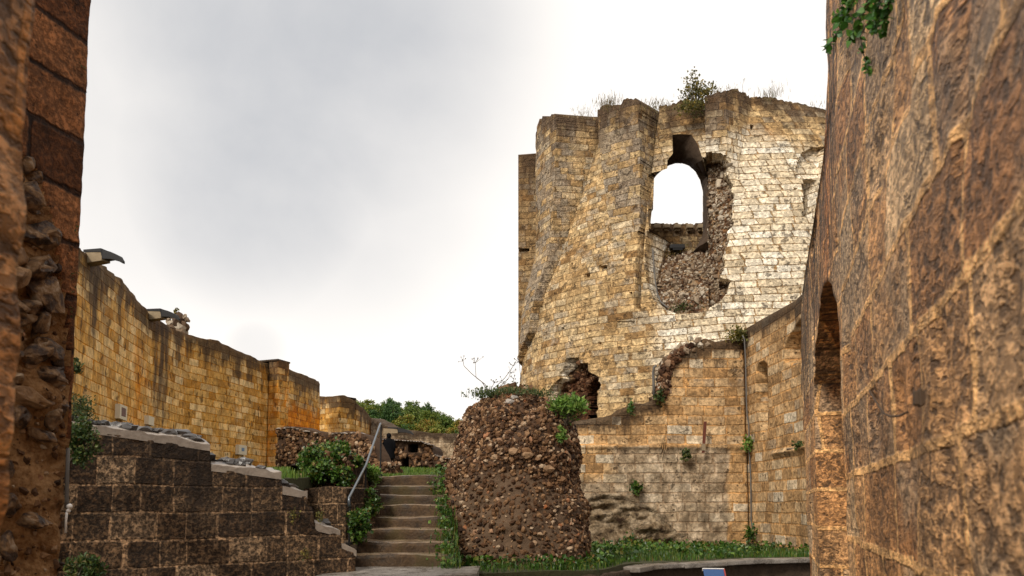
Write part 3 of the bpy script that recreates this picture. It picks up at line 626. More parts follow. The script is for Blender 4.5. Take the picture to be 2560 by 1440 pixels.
# ------------------------------------------------------------------ wall pieces beyond
def simple_wall(name, label, cat, uy, tops, bot, thick, mat, ds=0.07, dz=0.07, disp=None, holes=(), pname='wall', ret=False, zone=None, hz=HZ, amp=0.05):
    p = Path([hpt(u, Y, hz) for u, Y in uy], ds); tp = p.prof(tops)
    t = thing(name, label, cat, (p.x(p.L / 2), p.y(p.L / 2), bot))
    dd = disp or (lambda s, z, t_: amp * fbm(s * 1.1, z * 1.1, 4) + amp * 0.6 * fbm(s * 5, z * 5, 2))
    wall(pname, p, lambda S: np.interp(S, tp[:, 0], tp[:, 1]) + 0.05 * vnoise(S * 2.3, 3.0), bot, thick, 1, dz, mat, t, disp=dd, holes=[[p.hit(*q) for q in h] for h in holes], zone=zone, backfull=True)
    return t, p
tur, _ = simple_wall('wall_turret', 'brown stub of wall turret just right of the curtain wall end', 'castle wall', [(776, 41.5), (800, 40.2), (848, 39.2), (886, 40.0), (928, 43.0)],
    [(776, 992), (800, 990), (850, 988), (862, 990), (880, 1000), (890, 1006), (910, 1020), (928, 1046)], 2.5, 1.2, M['curtain'])
low, _ = simple_wall('boundary_wall', 'low grey-brown wall with smooth coping in front of the wooded hill', 'castle wall', [(922, 43.5), (960, 42.3), (1000, 41.2), (1145, 40.0), (1290, 39.5)],
    [(922, 1044), (960, 1060), (972, 1066), (1000, 1074), (1060, 1080), (1145, 1083), (1290, 1085)], 2.5, 0.8, M['gate'], zone=lambda s, z: np.full_like(z, 0.8))
spout(972, 1072, 40.6, 1.0, low, 1.0)
# broken rubble wall behind the walker
rb, rp = simple_wall('ruined_wall', 'broken dark rubble wall with hollow niches and pale top beside the walking person', 'ruined wall', [(940, 35.2), (1050, 35.0), (1125, 34.6)],
    [(940, 1096), (1000, 1098), (1035, 1101), (1052, 1104), (1076, 1112), (1082, 1124), (1084, 1136), (1100, 1141), (1118, 1146), (1125, 1160)], 2.6, 1.3, M['stumpcore'],
    holes=[[(1022, 1110), (1046, 1110), (1046, 1132), (1022, 1132)], [(1004, 1142), (1022, 1142), (1022, 1200), (1004, 1200)], [(1048, 1166), (1072, 1164), (1072, 1200), (1046, 1200)], [(1088, 1165), (1108, 1162), (1110, 1200), (1086, 1200)]], amp=0.25)
it = []
for k in range(260):
    u = RNG.uniform(945, 1118); v = RNG.uniform(1100, 1176); s, z = rp.hit(u, v)
    if z > np.interp(u, [945, 1050, 1080, 1085, 1120], [at(945, 1099, 35)[2], at(1050, 1106, 35)[2], at(1080, 1114, 35)[2], at(1085, 1138, 35)[2], at(1120, 1148, 35)[2]]): continue
    if any(inpoly(np.array([u]), np.array([v]), h)[0] for h in ([(1018, 1106), (1049, 1106), (1049, 1135), (1018, 1135)], [(1001, 1139), (1025, 1139), (1025, 1200), (1001, 1200)], [(1046, 1162), (1074, 1162), (1074, 1200), (1044, 1200)], [(1084, 1162), (1110, 1160), (1112, 1200), (1084, 1200)])): continue
    r = RNG.uniform(0.06, 0.17); it.append((np.array([rp.x(s), rp.y(s) - 0.05, z]), (r, r * 0.8, r * 0.7), None, 1))
rocks_mesh('rubble_stones', it, M['flint'], rb)
m = MB()
for u0, u1, v0, v1 in ((960, 1050, 1098, 1104), (1050, 1078, 1104, 1112), (1084, 1116, 1137, 1146)):
    a, c = at(u0, v0, 34.9), at(u1, v1, 34.5); n = 14
    for i in range(n):
        p = a + (c - a) * (i / (n - 1)); V, Fc = rock(1, 0.3, 1.2, (0.15, 0.4, 0.035), np.eye(3)); m.add(V @ np.eye(3) * 1.0 + p + [0, 0.3, 0.0], Fc)
m.build('coping', M['coping'], rb)
# flint-built low wall left of the stair head
fw, fp = simple_wall('flint_wall', 'low dark flint rubble wall with a wet pale top below the orange stained buttress', 'ruined wall', [(696, 24.2), (760, 23.4), (905, 21.6)],
    [(696, 1070), (740, 1067), (800, 1075), (880, 1081), (905, 1090)], 1.8, 0.35, M['stumpcore'], amp=0.14)
fp2 = Path([hpt(872, 15.7, 1270), hpt(905, 15.6, 1270), hpt(956, 15.35, 1270)], 0.05)
ft2 = fp2.prof([(872, 1082), (892, 1086), (908, 1094), (922, 1112), (935, 1138), (945, 1165), (958, 1192)])
wall('fallen_slope', fp2, lambda S: np.interp(S, ft2[:, 0], ft2[:, 1]) + 0.06 * vnoise(S * 4, 1), 1.8, 0.5, 1, 0.06, M['stumpcore'], fw, disp=lambda s, z, t: 0.12 * fbm(s * 2.2, z * 2.2, 3) - 0.15 * (z - 2.2))
it = []
for k in range(1500):
    r = RNG.uniform(0.04, 0.09)
    if k < 950:
        s = RNG.uniform(0, fp.L); tp = np.interp(s / fp.L, [0, .2, .55, .9, 1], [at(700, 1070, 24)[2], at(745, 1068, 23.5)[2], at(850, 1080, 22)[2], at(880, 1082, 21.8)[2], at(903, 1090, 21.6)[2]]); P_ = fp; o_ = 0.02
    else:
        s = RNG.uniform(0, fp2.L); tp = np.interp(s, ft2[:, 0], ft2[:, 1]); P_ = fp2; o_ = 0.0
    z = RNG.uniform(2.2, max(tp, 2.3)); nx_, ny_ = P_.nrm(s, 1)
    if k >= 950: o_ = -0.15 * (z - 2.2) + 0.04
    if k >= 1300: s = fp2.L - RNG.uniform(0, .1) + .03; o_ = -RNG.uniform(0, .55); z = RNG.uniform(2.2, 2.55)
    it.append((np.array([P_.x(s) + nx_ * o_, P_.y(s) + ny_ * o_, z]), (r, r * 0.8, r * 0.7), None, 1))
rocks_mesh('flint_stones', it, M['flint'], fw)
it = []
for k in range(150):
    s = RNG.uniform(0, fp.L * 0.95); nx_, ny_ = fp.nrm(s, 1); t = np.interp(s / fp.L, [0, .2, .55, .9, 1], [at(700, 1070, 24)[2], at(745, 1068, 23.5)[2], at(850, 1080, 22)[2], at(880, 1082, 21.8)[2], at(903, 1090, 21.6)[2]])
    it.append((np.array([fp.x(s) - nx_ * RNG.uniform(0, 0.3), fp.y(s) - ny_ * RNG.uniform(0, 0.3), t + 0.0]), (0.14, 0.14, 0.03), np.eye(3), 1))
rocks_mesh('coping', it, M['coping'], fw)
# ------------------------------------------------------------------ dark stepped wall, lower left
dw = thing('stepped_wall', 'blackened block wall stepping down to the foot of the stairs, wet flint-studded coping', 'stone wall', (-3.2, 8.5, 0))
dp = Path([at(100, 1270, 7.2)[:2], at(160, 1270, 7.4)[:2], at(500, 1270, 8.35)[:2], at(893, 1270, 9.5)[:2]], 0.025)
DT = [(100, 1050), (190, 1058), (300, 1074), (420, 1092), (526, 1110), (529, 1160), (620, 1170), (704, 1182), (707, 1219), (769, 1230), (772, 1264), (786, 1268), (789, 1310), (851, 1326), (854, 1360), (893, 1375)]
dtop = dp.prof(DT)
def ddisp(s, z, t): return 0.018 * fbm(s * 2, z * 2, 1) + 0.016 * fbm(s * 9, z * 9, 3, 3) - 0.05 * sst(0.06, 0.0, t - z) - 0.03 * sst(0.05, 0, dp.L - s)
wall('masonry', dp, lambda S: np.interp(S, dtop[:, 0], dtop[:, 1]) + 0.006 * vnoise(S * 9, 1), 0.0, 0.55, 1, 0.03, M['darkwall'], dw, disp=ddisp, uvo=(0, -1.75 + 3.0))
def coping(seg, rise, depth, nseed):
    a = np.array([dp.hit(*q) for q in seg]); s0, s1 = a[0, 0], a[-1, 0]; n = max(6, int((s1 - s0) / 0.04)); S = np.linspace(s0, s1, n); k = 9
    z = np.interp(S, a[:, 0], a[:, 1]); T = np.linspace(0, 1, k)[:, None]; nx_, ny_ = dp.nrm(S, 1)
    off = -0.0 + T * depth; X = dp.x(S)[None] - nx_ * off; Y = dp.y(S)[None] - ny_ * off
    Z = z[None] + 0.004 + rise * np.sin(T * 1.45) + 0.05 * T * fbm(S[None] * 4 + nseed, T * 2, 1.0) + 0.03 * fbm(S[None] * 11, T * 6, 3.0)
    P = np.stack([X, Y, Z], -1); B = P.copy(); B[..., 2] = z[None] - 0.08
    return sheet('coping', P, B, np.zeros((k, n, 2)), np.zeros((k, n, 2)), M['coping'], dw, smooth=True), (S, X, Y, Z)
CO = [coping([(185, 1058), (300, 1074), (420, 1092), (526, 1110)], 0.09, 0.6, 1), coping([(529, 1160), (620, 1170), (704, 1182)], 0.075, 0.6, 2), coping([(707, 1219), (769, 1230)], 0.05, 0.5, 3),
      coping([(789, 1310), (851, 1326)], 0.07, 0.5, 4), coping([(854, 1360), (893, 1375)], 0.04, 0.45, 5)]
for ci, (o, (S, X, Y, Z)) in enumerate(CO):
    for k in range((34, 16, 4, 1, 0)[ci]):
        i = RNG.integers(2, Z.shape[0]); j = RNG.integers(1, Z.shape[1] - 1); r = RNG.uniform(0.035, 0.085) * (1.25 if k < 3 else 1)
        V, Fc = rock(2, 0.55, 1.5, (r * 1.35, r * 0.85, r * 0.7), np.array(Euler((0, 0, RNG.uniform(-.5, .5))).to_matrix()))
        mesh('flint', V + [X[i, j], Y[i, j], Z[i, j] + r * 0.05], Fc, M['wetflint'], o)
# short ashlar cheek wall beside the stair
ck, _ = simple_wall('cheek_wall', 'short ashlar wall end between the stepped wall and the handrail', 'stone wall', [(758, 10.75), (866, 10.5)], [(758, 1219), (800, 1222), (866, 1224)], 0.0, 0.9, M['darkwall'], ds=0.03, dz=0.03, hz=1270, amp=0.02)
# stone core of the ivy mound
mp = Path([(-3.15, 11.35), (-2.42, 11.25), (-2.36, 11.4), (-2.33, 12.2), (-2.32, 13.0)], 0.04)
mo = thing('mossy_wall_core', 'ruined stone block under the ivy left of the handrail', 'ruined wall', (-2.8, 11.9, 0))
mtop = mp.prof([(760, 1165), (868, 1135), (874, 1140), (905, 1165), (935, 1188)])
wall('masonry', mp, lambda S: np.interp(S, [0, .3, .75, 1.2, mp.L], [2.3, 2.45, 2.42, 2.3, 2.22]) + 0.08 * vnoise(S * 4, 2), 0.0, 1.0, 1, 0.04, M['darkwall'], mo, disp=lambda s, z, t: 0.07 * fbm(s * 2.2, z * 2.2, 6) + 0.03 * fbm(s * 9, z * 9, 2))
it = []
for k in range(110):
    s = RNG.uniform(0, 0.85); z = RNG.uniform(1.7, 2.45); r = RNG.uniform(0.02, 0.05); it.append((np.array([mp.x(s), mp.y(s), z]), (r * 1.3, r, r * 0.8), None, 1))
rocks_mesh('rubble_stones', it, M['flint'], mo)
# ------------------------------------------------------------------ gatehouse walls on the right, middle distance
gh = thing('gatehouse', 'roofless gatehouse of tan ashlar with a stepped broken top in front of the round tower', 'ruined building', (4.5, 19.5, 0.4))
gp = Path([hpt(u, 20.0, 1270) for u in (1420, 1868)], 0.05)
gt = gp.prof([(1420, 1050), (1440, 1048), (1500, 1040), (1535, 1032), (1540, 1024), (1575, 1014), (1580, 1008), (1640, 1001), (1652, 996), (1655, 960), (1661, 912), (1680, 893), (1700, 878), (1730, 862), (1762, 849), (1800, 851), (1850, 852), (1868, 852)])
lvl = at(1650, 1114, 20)[2]
_ba = np.array([gp.hit(*q) for q in ((1440, 1255), (1500, 1240), (1560, 1245), (1620, 1262), (1660, 1300), (1700, 1330), (1800, 1345), (1868, 1360))])
def gzone(s, z):
    u_, v_ = proj(np.stack([gp.x(s), gp.y(s), z], -1))
    w_ = 12 * fbm(s * 1.2, z * 1.2, 3)
    g = (sst(1112, 1124, v_ + w_ * 0.3) * sst(1838, 1796, u_ + w_ * 1.5) * sst(1150, 1250, np.maximum(v_ + w_ * 2, u_ - 330 + w_ * 3))) * 1.0
    rz = np.interp(s, _ba[:, 0], _ba[:, 1]); r = sst(0.12, -0.12, z - rz + 0.25 * fbm(s * 1.5, z * 1.5, 8))
    return np.maximum(g, r * 2.0)
def gdisp(s, z, t):
    zn = gzone(s, z)
    ledge = 0.10 * sst(0.10, 0.0, abs(z - lvl + 0.02)) + 0.06 * sst(0, -0.08, z - lvl)
    return 0.02 * fbm(s * 1.5, z * 1.5, 2) + ledge + np.clip(zn, 0, 1) * 0.05 * fbm(s * 3, z * 4, 5) + sst(1.2, 2, zn) * (0.40 * fbm(s * 0.9, z * 1.8, 4, 6) - 0.1 + 0.3 * abs(fbm(s * 1.6, z * 3.4, 4, 5)) + 0.10 * fbm(s * 6, z * 9, 4, 3)) - 0.05 * sst(0.12, 0, t - z)
wall('front_wall', gp, lambda S: np.interp(S, gt[:, 0], gt[:, 1]) + 0.05 * vnoise(S * 3, 0), 0.1, 0.8, 1, 0.05, M['gate'], gh, disp=gdisp, zone=gzone)
it = []
for k in range(150):
    q = [(1642, 1003), (1652, 990), (1655, 950), (1660, 912), (1680, 893), (1700, 878), (1730, 862), (1765, 848)]; t = RNG.uniform(0, len(q) - 1.001); i = int(t)
    u = q[i][0] + (q[i + 1][0] - q[i][0]) * (t - i) - RNG.uniform(0, 14); v = q[i][1] + (q[i + 1][1] - q[i][1]) * (t - i) + RNG.uniform(-2, 16); r = RNG.uniform(0.05, 0.13)
    it.append((at(u, v, 20.0 + RNG.uniform(0.0, 0.7)), (r * 1.2, r, r * 0.8), None, 1))
rocks_mesh('broken_core', it, M['rubble'], gh)
it = []; BC = [(1638, 1004), (1646, 960), (1656, 912), (1700, 874), (1735, 858), (1712, 880), (1690, 905), (1676, 940), (1672, 975), (1660, 1004)]
while len(it) < 420:
    u = RNG.uniform(1636, 1736); v = RNG.uniform(856, 1004)
    if not inpoly(np.array([u]), np.array([v]), BC)[0]: continue
    r = 0.03 + 0.07 * RNG.random() ** 2; it.append((at(u, v, 19.98 + RNG.uniform(-.03, .12)), (r * 1.3, r, r * .8), None, 1))
rocks_mesh('rubble_break', it, M['cave'], gh)
sp_ = Path([hpt(1866, 20.2, 1270), hpt(1940, 18.2, 1270), hpt(1998, 16.9, 1270), hpt(2075, 14.6, 1270)], 0.05)
st_ = sp_.prof([(1866, 818), (1930, 782), (1998, 738), (2060, 700)])
lz0, lz1 = sp_.hit(1900, 1143)[1], sp_.hit(2010, 1118)[1]
slit = [sp_.hit(*q) for q in ((1892, 928), (1897, 910), (1908, 904), (1917, 912), (1920, 1000), (1919, 1070), (1906, 1090), (1898, 1040), (1890, 990))]
arch = [sp_.hit(*q) for q in ((1958, 905), (1963, 870), (1975, 838), (1993, 810), (2030, 770), (2080, 760), (2080, 912))]
def sdisp(s, z, t):
    zl = lz0 + (lz1 - lz0) * 0.5; i_ = inpoly(s, z, slit); a_ = inpoly(s, z, arch)
    return 0.02 * fbm(s * 1.5, z * 1.5, 12) + 0.10 * sst(0.07, 0.0, abs(z - zl)) * sst(1.6, 2.2, s) - 0.45 * i_ * (0.8 + 0.5 * fbm(s * 3, z * 3, 1)) - 0.35 * a_ - 0.04 * sst(0.1, 0, t - z)
wall('side_wall', sp_, lambda S: np.interp(S, st_[:, 0], st_[:, 1]), 0.1, 0.9, -1 if False else 1, 0.045, M['gate'], gh, disp=sdisp)
# ------------------------------------------------------------------ near wall on the right
NA = lambda Y: (0.46 + 0.336 * Y, Y)
npth = Path([NA(-1.6), NA(14.0)], 0.035)
se = np.array([((Y + 1.6) * 1.05494, z) for z, Y in ((0, 8.7), (0.9, 8.8), (1.65, 9.1), (3.4, 9.4), (4.02, 9.0), (4.09, 8.2), (4.12, 7.0), (4.15, 6.0), (4.18, 5.15), (4.5, 4.74), (5.2, 4.69), (7, 4.69))])
S1 = npth.hit(2125, 1270)[0] + 0.1
def nwarp(S, Z):
    e = np.interp(Z, se[:, 1], se[:, 0]) + 0.04 * fbm(Z * 3, 0 * Z, 7); return np.where(S > S1, S1 + (S - S1) * (e - S1) / (npth.L - S1), S)
door = [npth.hit(*q) for q in ((2052, 1600), (2050, 1440), (2044, 1250), (2036, 1050), (2034, 960), (2037, 880), (2044, 800), (2054, 735), (2064, 706), (2070, 700), (2078, 712), (2090, 760), (2099, 830), (2104, 900), (2107, 1000), (2110, 1150), (2118, 1440), (2120, 1600))]
def ndisp(s, z, t):
    n_ = 0.020 * fbm(s * 1.3, z * 1.3, 21) + 0.012 * fbm(s * 6, z * 4, 3) + 0.007 * fbm(s * 18, z * 9, 8, 2)
    pit = sst(0.24, 0.5, fbm(s * 3.2 + 9, z * 2.0, 5, 4)) * 0.022
    return n_ - pit
nw = thing('near_wall', 'huge close-up weathered wall along the right edge with a pointed doorway', 'castle wall', (*NA(4.0), 0))
wall('masonry', npth, lambda S: np.full_like(S, 6.6), -0.1, 1.5, -1, 0.035, M['near'], nw, disp=ndisp, holes=[door], zone=lambda s, z: sst(3.0, 5.6, s - 1.6) * sst(2.2, 3.6, z), uvo=(0, -1.47 + 3.55), warp=nwarp, backfull=True)
# ------------------------------------------------------------------ left jamb: dressed stones and a rubble core full of flints
jb = thing('wall_jamb', 'tall broken wall end at the left with brown dressed stones and knobbly flints in mortar', 'castle wall', (-2.9, 4.6, 0))
jp = Path([at(-150, 1270, 4.05)[:2], at(168, 1270, 4.8)[:2]], 0.02)
JE = [(40, -20), (42, 90), (44, 380), (75, 400), (100, 430), (118, 500), (138, 560), (148, 640), (160, 700), (172, 800), (176, 860), (178, 1500), (-400, 1500), (-400, -20)]
def jz(s, z):
    u_, v_ = proj(np.stack([jp.x(s), jp.y(s), z], -1)); u2 = u_ + 9 * fbm(s * 6, z * 6, 2)
    d, _, _ = polydist(u2, v_, JE); return np.where(inpoly(u2, v_, JE), d, -d)
def jdisp(s, z, t):
    d = jz(s, z); m_ = sst(-2, 10, d)
    return 0.010 * fbm(s * 3, z * 3, 2) + m_ * (-0.03 + 0.11 * fbm(s * 3.4, z * 3.4, 5, 5) + 0.05 * fbm(s * 9, z * 9, 2, 3)) + 0.012 * fbm(s * 14, z * 14, 4, 2)
jm = wall('dressed_stone', jp, lambda S: np.full_like(S, 5.6), 0.0, 0.9, 1, 0.02, [M['pillar'], M['mortar']], jb, disp=jdisp, uvo=(0, 0.12))
mi = np.zeros(len(jm.data.polygons), np.int32); cen = np.empty(len(mi) * 3); jm.data.polygons.foreach_get('center', cen); cen = cen.reshape(-1, 3) + ORG[jb.name]
dx = jp.pts[1] - jp.pts[0]; dx /= np.linalg.norm(dx); s_all = (cen[:, :2] - jp.pts[0]) @ dx
mi[(jz(s_all, cen[:, 2]) > 2)] = 1; jm.data.polygons.foreach_set('material_index', mi)
FL = [(78, 408, 20, 32), (95, 445, 18, 18), (76, 495, 42, 40), (32, 548, 26, 42), (108, 590, 46, 40), (42, 640, 32, 40), (90, 670, 32, 36), (125, 658, 20, 22), (36, 690, 40, 36), (118, 735, 44, 44), (42, 755, 40, 18), (80, 768, 34, 22), (62, 800, 26, 20), (112, 800, 20, 36),
      (35, 828, 26, 20), (90, 880, 36, 22), (128, 868, 34, 34), (150, 905, 20, 24), (40, 880, 26, 16), (122, 940, 38, 30), (42, 945, 30, 16), (62, 990, 66, 22), (146, 1010, 22, 30), (60, 1040, 26, 30), (132, 1050, 20, 28), (110, 1085, 42, 18), (78, 1305, 40, 22), (30, 1260, 22, 40), (20, 1180, 20, 30), (95, 1000, 40, 16), (150, 965, 16, 22), (28, 1370, 24, 44)]
for k, (u, v, a, c) in enumerate(FL):
    s, z = jp.hit(u, v); p = np.array([jp.x(s), jp.y(s), z]); sc = 4.5 / 1900; nx_, ny_ = jp.nrm(s, 1)
    V, Fc = rock(3, 0.65, 1.5, (a * sc * 1.18, (a + c) * 0.42 * sc, c * sc * 1.12), np.array(Euler((RNG.uniform(-.3, .3), RNG.uniform(-.5, .5), RNG.uniform(-.4, .4) + 0.6)).to_matrix()))
    mesh('flint', V + p + np.array([nx_, ny_, 0]) * -0.022, Fc, M['jambflint'] if k not in (3, 5, 8, 21) else M['tanflint'], jm, smooth=False)
it = []
while len(it) < 330:
    u = RNG.uniform(0, 176); v = RNG.uniform(380, 1440); s, z = jp.hit(u, v)
    if jz(np.array([s]), np.array([z]))[0] < 3: continue
    nx_, ny_ = jp.nrm(s, 1); r = 0.006 + 0.022 * RNG.random() ** 2.2; o_ = float(jdisp(np.array([s]), np.array([z]), 0)[0]); it.append((np.array([jp.x(s) + nx_ * o_, jp.y(s) + ny_ * o_, z]), (r * 1.4, r, r * .8), None, 1))
rocks_mesh('small_stones', it, M['flint'], jb)
# rough stone edge at the very left of the view
ne = thing('wall_edge', 'blurred rough brown wall edge at the far left margin', 'castle wall', (-1.1, 1.6, 0))
ep = Path([(-1.16, 0.6), (-1.075, 1.62)], 0.02)
def ewarp(S, Z): return S * (1 + 0.03 * (np.interp(Z, [0.9, 1.5, 2.1, 2.5, 3.0], [-0.4, -0.2, -0.1, 0.35, 0.15]) + 0.6 * fbm(Z * 5, 0 * Z, 1)))
wall('masonry', ep, lambda S: np.full_like(S, 3.6), 0.0, 0.7, 1, 0.02, M['near'], ne, disp=lambda s, z, t: 0.03 * fbm(s * 4, z * 4, 2) + 0.012 * fbm(s * 15, z * 15, 3), warp=ewarp)
# ------------------------------------------------------------------ the keep
BETA = 0.62; D_ = 32.4; dirc = np.array([(1800 - 1280) / F, 1.0]); dirc /= np.linalg.norm(dirc)
TC = dirc * D_; DC = -dirc; DL = np.array([-dirc[1], dirc[0]])
def tpos(R, ph): c, s = np.cos(ph), np.sin(ph); return TC[0] + R * (BETA * c * DC[0] + s * DL[0]), TC[1] + R * (BETA * c * DC[1] + s * DL[1])
def silR(u, v=1000):
    d = ray(u, v)[:2]; q0 = np.array([-(TC @ DL), -(TC @ DC) / BETA]); q1 = np.array([d @ DL, d @ DC / BETA]); q1 = q1 / np.linalg.norm(q1)
    return abs(q0[0] * q1[1] - q0[1] * q1[0])
def thit(u, v, R, far=False):             # pixel -> (phi, z) on the elliptic cylinder of radius R
    d = ray(u, v); q0 = np.array([-(TC @ DL), -(TC @ DC) / BETA]); q1 = np.array([d[:2] @ DL, d[:2] @ DC / BETA])
    A = q1 @ q1; B_ = q0 @ q1; C_ = q0 @ q0 - R * R; disc = max(B_ * B_ - A * C_, 0.0); t = (-B_ + (1 if far else -1) * math.sqrt(disc)) / A
    q = q0 + t * q1; return math.atan2(q[0], q[1]), CAM[2] + d[2] * t
RB = silR(1338) - 1.65; RO1 = silR(1338, 500) * 1.004; RO0 = silR(1297, 600) * 1.003; RO2 = RB + 1.55; RO3 = RB + 1.5; RIN = RB - 1.9
zof = lambda u, v, R: thit(u, v, R)[1]
_fl = []
for (u, v) in ((1295, 985), (1303, 930), (1310, 880), (1320, 766), (1338, 700), (1356, 620)):
    R = silR(u, v) ; _fl.append((thit(u + 1.5, v, R)[1], R))
_fl = sorted(_fl); FZ = np.array([_fl[0][0] - 6] + [a for a, _ in _fl] + [_fl[-1][0] + 4.0]); FR = np.array([_fl[0][1] + 0.9] + [r for _, r in _fl] + [RB])
FR = np.maximum(FR, RB)
def rbody(z): return np.interp(z, FZ, FR)
def thb(u, v):                            # hit on the flared body itself
    R = RB
    for _ in range(12): R = 0.5 * R + 0.5 * float(rbody(thit(u, v, R)[1]))
    return thit(u, v, R)
poly = lambda L, R: [(thb(u, v) if R == RB else thit(u, v, R)) for u, v in L]
# buttress fronts as (phi, z) outlines on their own outer radius
ph1R = [thit(u, v, RO1) for u, v in ((1391, 270), (1392, 290), (1388, 403), (1385, 507), (1380, 577), (1378, 657), (1370, 753), (1362, 830))]
P1 = [(a, z) for a, z in ph1R] + [(1.33, ph1R[-1][1] - 1), (1.33, 40)] + [(ph1R[0][0], 40)]
P2 = poly([(1490, 200), (1493, 275), (1500, 400), (1515, 500), (1527, 580), (1535, 640), (1552, 744), (1562, 808), (1610, 808), (1612, 700), (1613, 640), (1609, 560), (1607, 420), (1602, 250), (1602, 200)], RO2)
P3 = poly([(1761, 150), (1761, 240), (1763, 394), (1814, 402), (1822, 430), (1813, 394), (1812, 240), (1812, 150)], RO3)
P3b_top = thit(1812, 240, RO3)[0]; P3b_end = thit(1880, 300, RB)[0]; P3l = thit(1762, 300, RO3)[0]
tops = [((1338, 340), RO1), ((1352, 310), RO1), ((1372, 290), RO1), ((1392, 282), RO1), ((1412, 286), RB + .3), ((1440, 298), RB), ((1447, 290), RB), ((1470, 290), RB), ((1490, 281), RB), ((1495, 272), RO2), ((1520, 262), RO2), ((1550, 262), RO2), ((1598, 248), RO2), ((1604, 262), RO2), ((1612, 269), RB),
        ((1650, 265), RB), ((1690, 262), RB), ((1702, 252), RB), ((1757, 246), RB), ((1764, 240), RO3), ((1800, 230), RO3), ((1840, 229), RB + 0.8), ((1880, 238), RB + 0.15), ((1920, 242), RB), ((1960, 250), RB), ((2000, 260), RB), ((2040, 270), RB), ((2064, 282), RB), ((2150, 310), RB)]
TT = sorted([thit(*p, R) for p, R in tops]); tph = np.array([a for a, _ in TT]); tz = np.array([z for _, z in TT])
def ttop(ph): return np.interp(ph, tph, tz) + 0.10 * fbm(ph * 25, 0 * ph, 2) + 0.05 * vnoise(ph * 90, 0 * ph)
# left-most buttress
ph0a = 1.30
PH = np.r_[np.linspace(-0.95, -0.30, 60), np.linspace(-0.30, 1.62, 640)[1:]]
NPH = len(PH); zb = 1.0; ZT = ttop(PH); z0t = zof(1338, 372, RO1) ; ZT = np.where(PH > 1.36, at(1318, 362, TC[1] + 0.4)[2] - 1.2 * sst(1.46, 1.56, PH) + 0.1 * vnoise(PH * 60, 0 * PH), ZT)
NZ = 430; T = np.linspace(0, 1, NZ)[:, None]; Z = zb + T * (ZT - zb)[None]; PHI = np.repeat(PH[None], NZ, 0)
# window opening and broken places, outlines in the plane of the face
HOLE = poly([(1622, 434), (1650, 427), (1668, 421), (1668, 401), (1682, 385), (1681, 337), (1700, 335), (1729, 337), (1744, 360), (1756, 395), (1764, 430), (1768, 480), (1768, 600), (1690, 602), (1624, 600)], RB)
_hl = max(a for a, _ in HOLE) + 0.006
P2 = [(max(a, _hl), z) for a, z in P2]
REC = poly([(1757, 395), (1800, 397), (1812, 412), (1824, 418), (1808, 436), (1834, 464), (1826, 480), (1838, 486), (1828, 528), (1834, 560), (1817, 580), (1822, 605), (1806, 640), (1812, 665), (1798, 694), (1827, 702), (1818, 730), (1806, 748), (1773, 768), (1760, 780), (1693, 784), (1660, 772), (1634, 748), (1620, 722), (1615, 680), (1612, 640), (1616, 580), (1768, 580), (1762, 480)], RB)
CAVE = poly([(1364, 990), (1380, 965), (1402, 946), (1398, 935), (1412, 915), (1416, 896), (1446, 894), (1448, 908), (1468, 908), (1470, 930), (1490, 940), (1502, 962), (1494, 975), (1492, 1060), (1360, 1060)], RB)
DOOR = poly([(1430, 1060), (1424, 985), (1432, 965), (1448, 950), (1466, 945), (1486, 946), (1499, 962), (1492, 975), (1490, 1060)], RB)
RWIN = poly([(2008, 446), (2040, 452), (2040, 548), (2010, 540)], RB)
RARC = poly([(1992, 446), (1994, 410), (2006, 384), (2028, 370), (2060, 368), (2060, 446)], RB)
HB = [(poly([(u - w_, v - h_), (u + w_, v - h_), (u + w_, v + h_), (u - w_, v + h_)], R), 0.5) for u, v, w_, h_, R in
      ((1530, 698, 6, 5, RB + .4), (1430, 774, 4, 7, RB + .6), (1422, 620, 4, 5, RB + .1), (1554, 677, 10, 4, RB + .6), (1602, 573, 3, 3, RO2), (1600, 582, 3, 3, RO2), (1811, 706, 12, 7, RB), (1493, 668, 3, 3, RB + .3), (1580, 733, 3, 2, RB), (1462, 825, 3, 2, RB + 1), (1546, 865, 3, 3, RB + 1), (1880, 318, 4, 5, RB), (1990, 472, 2, 2, RB), (1735, 703, 2, 2, RB))]
pal = np.vectorize(lambda a: a)
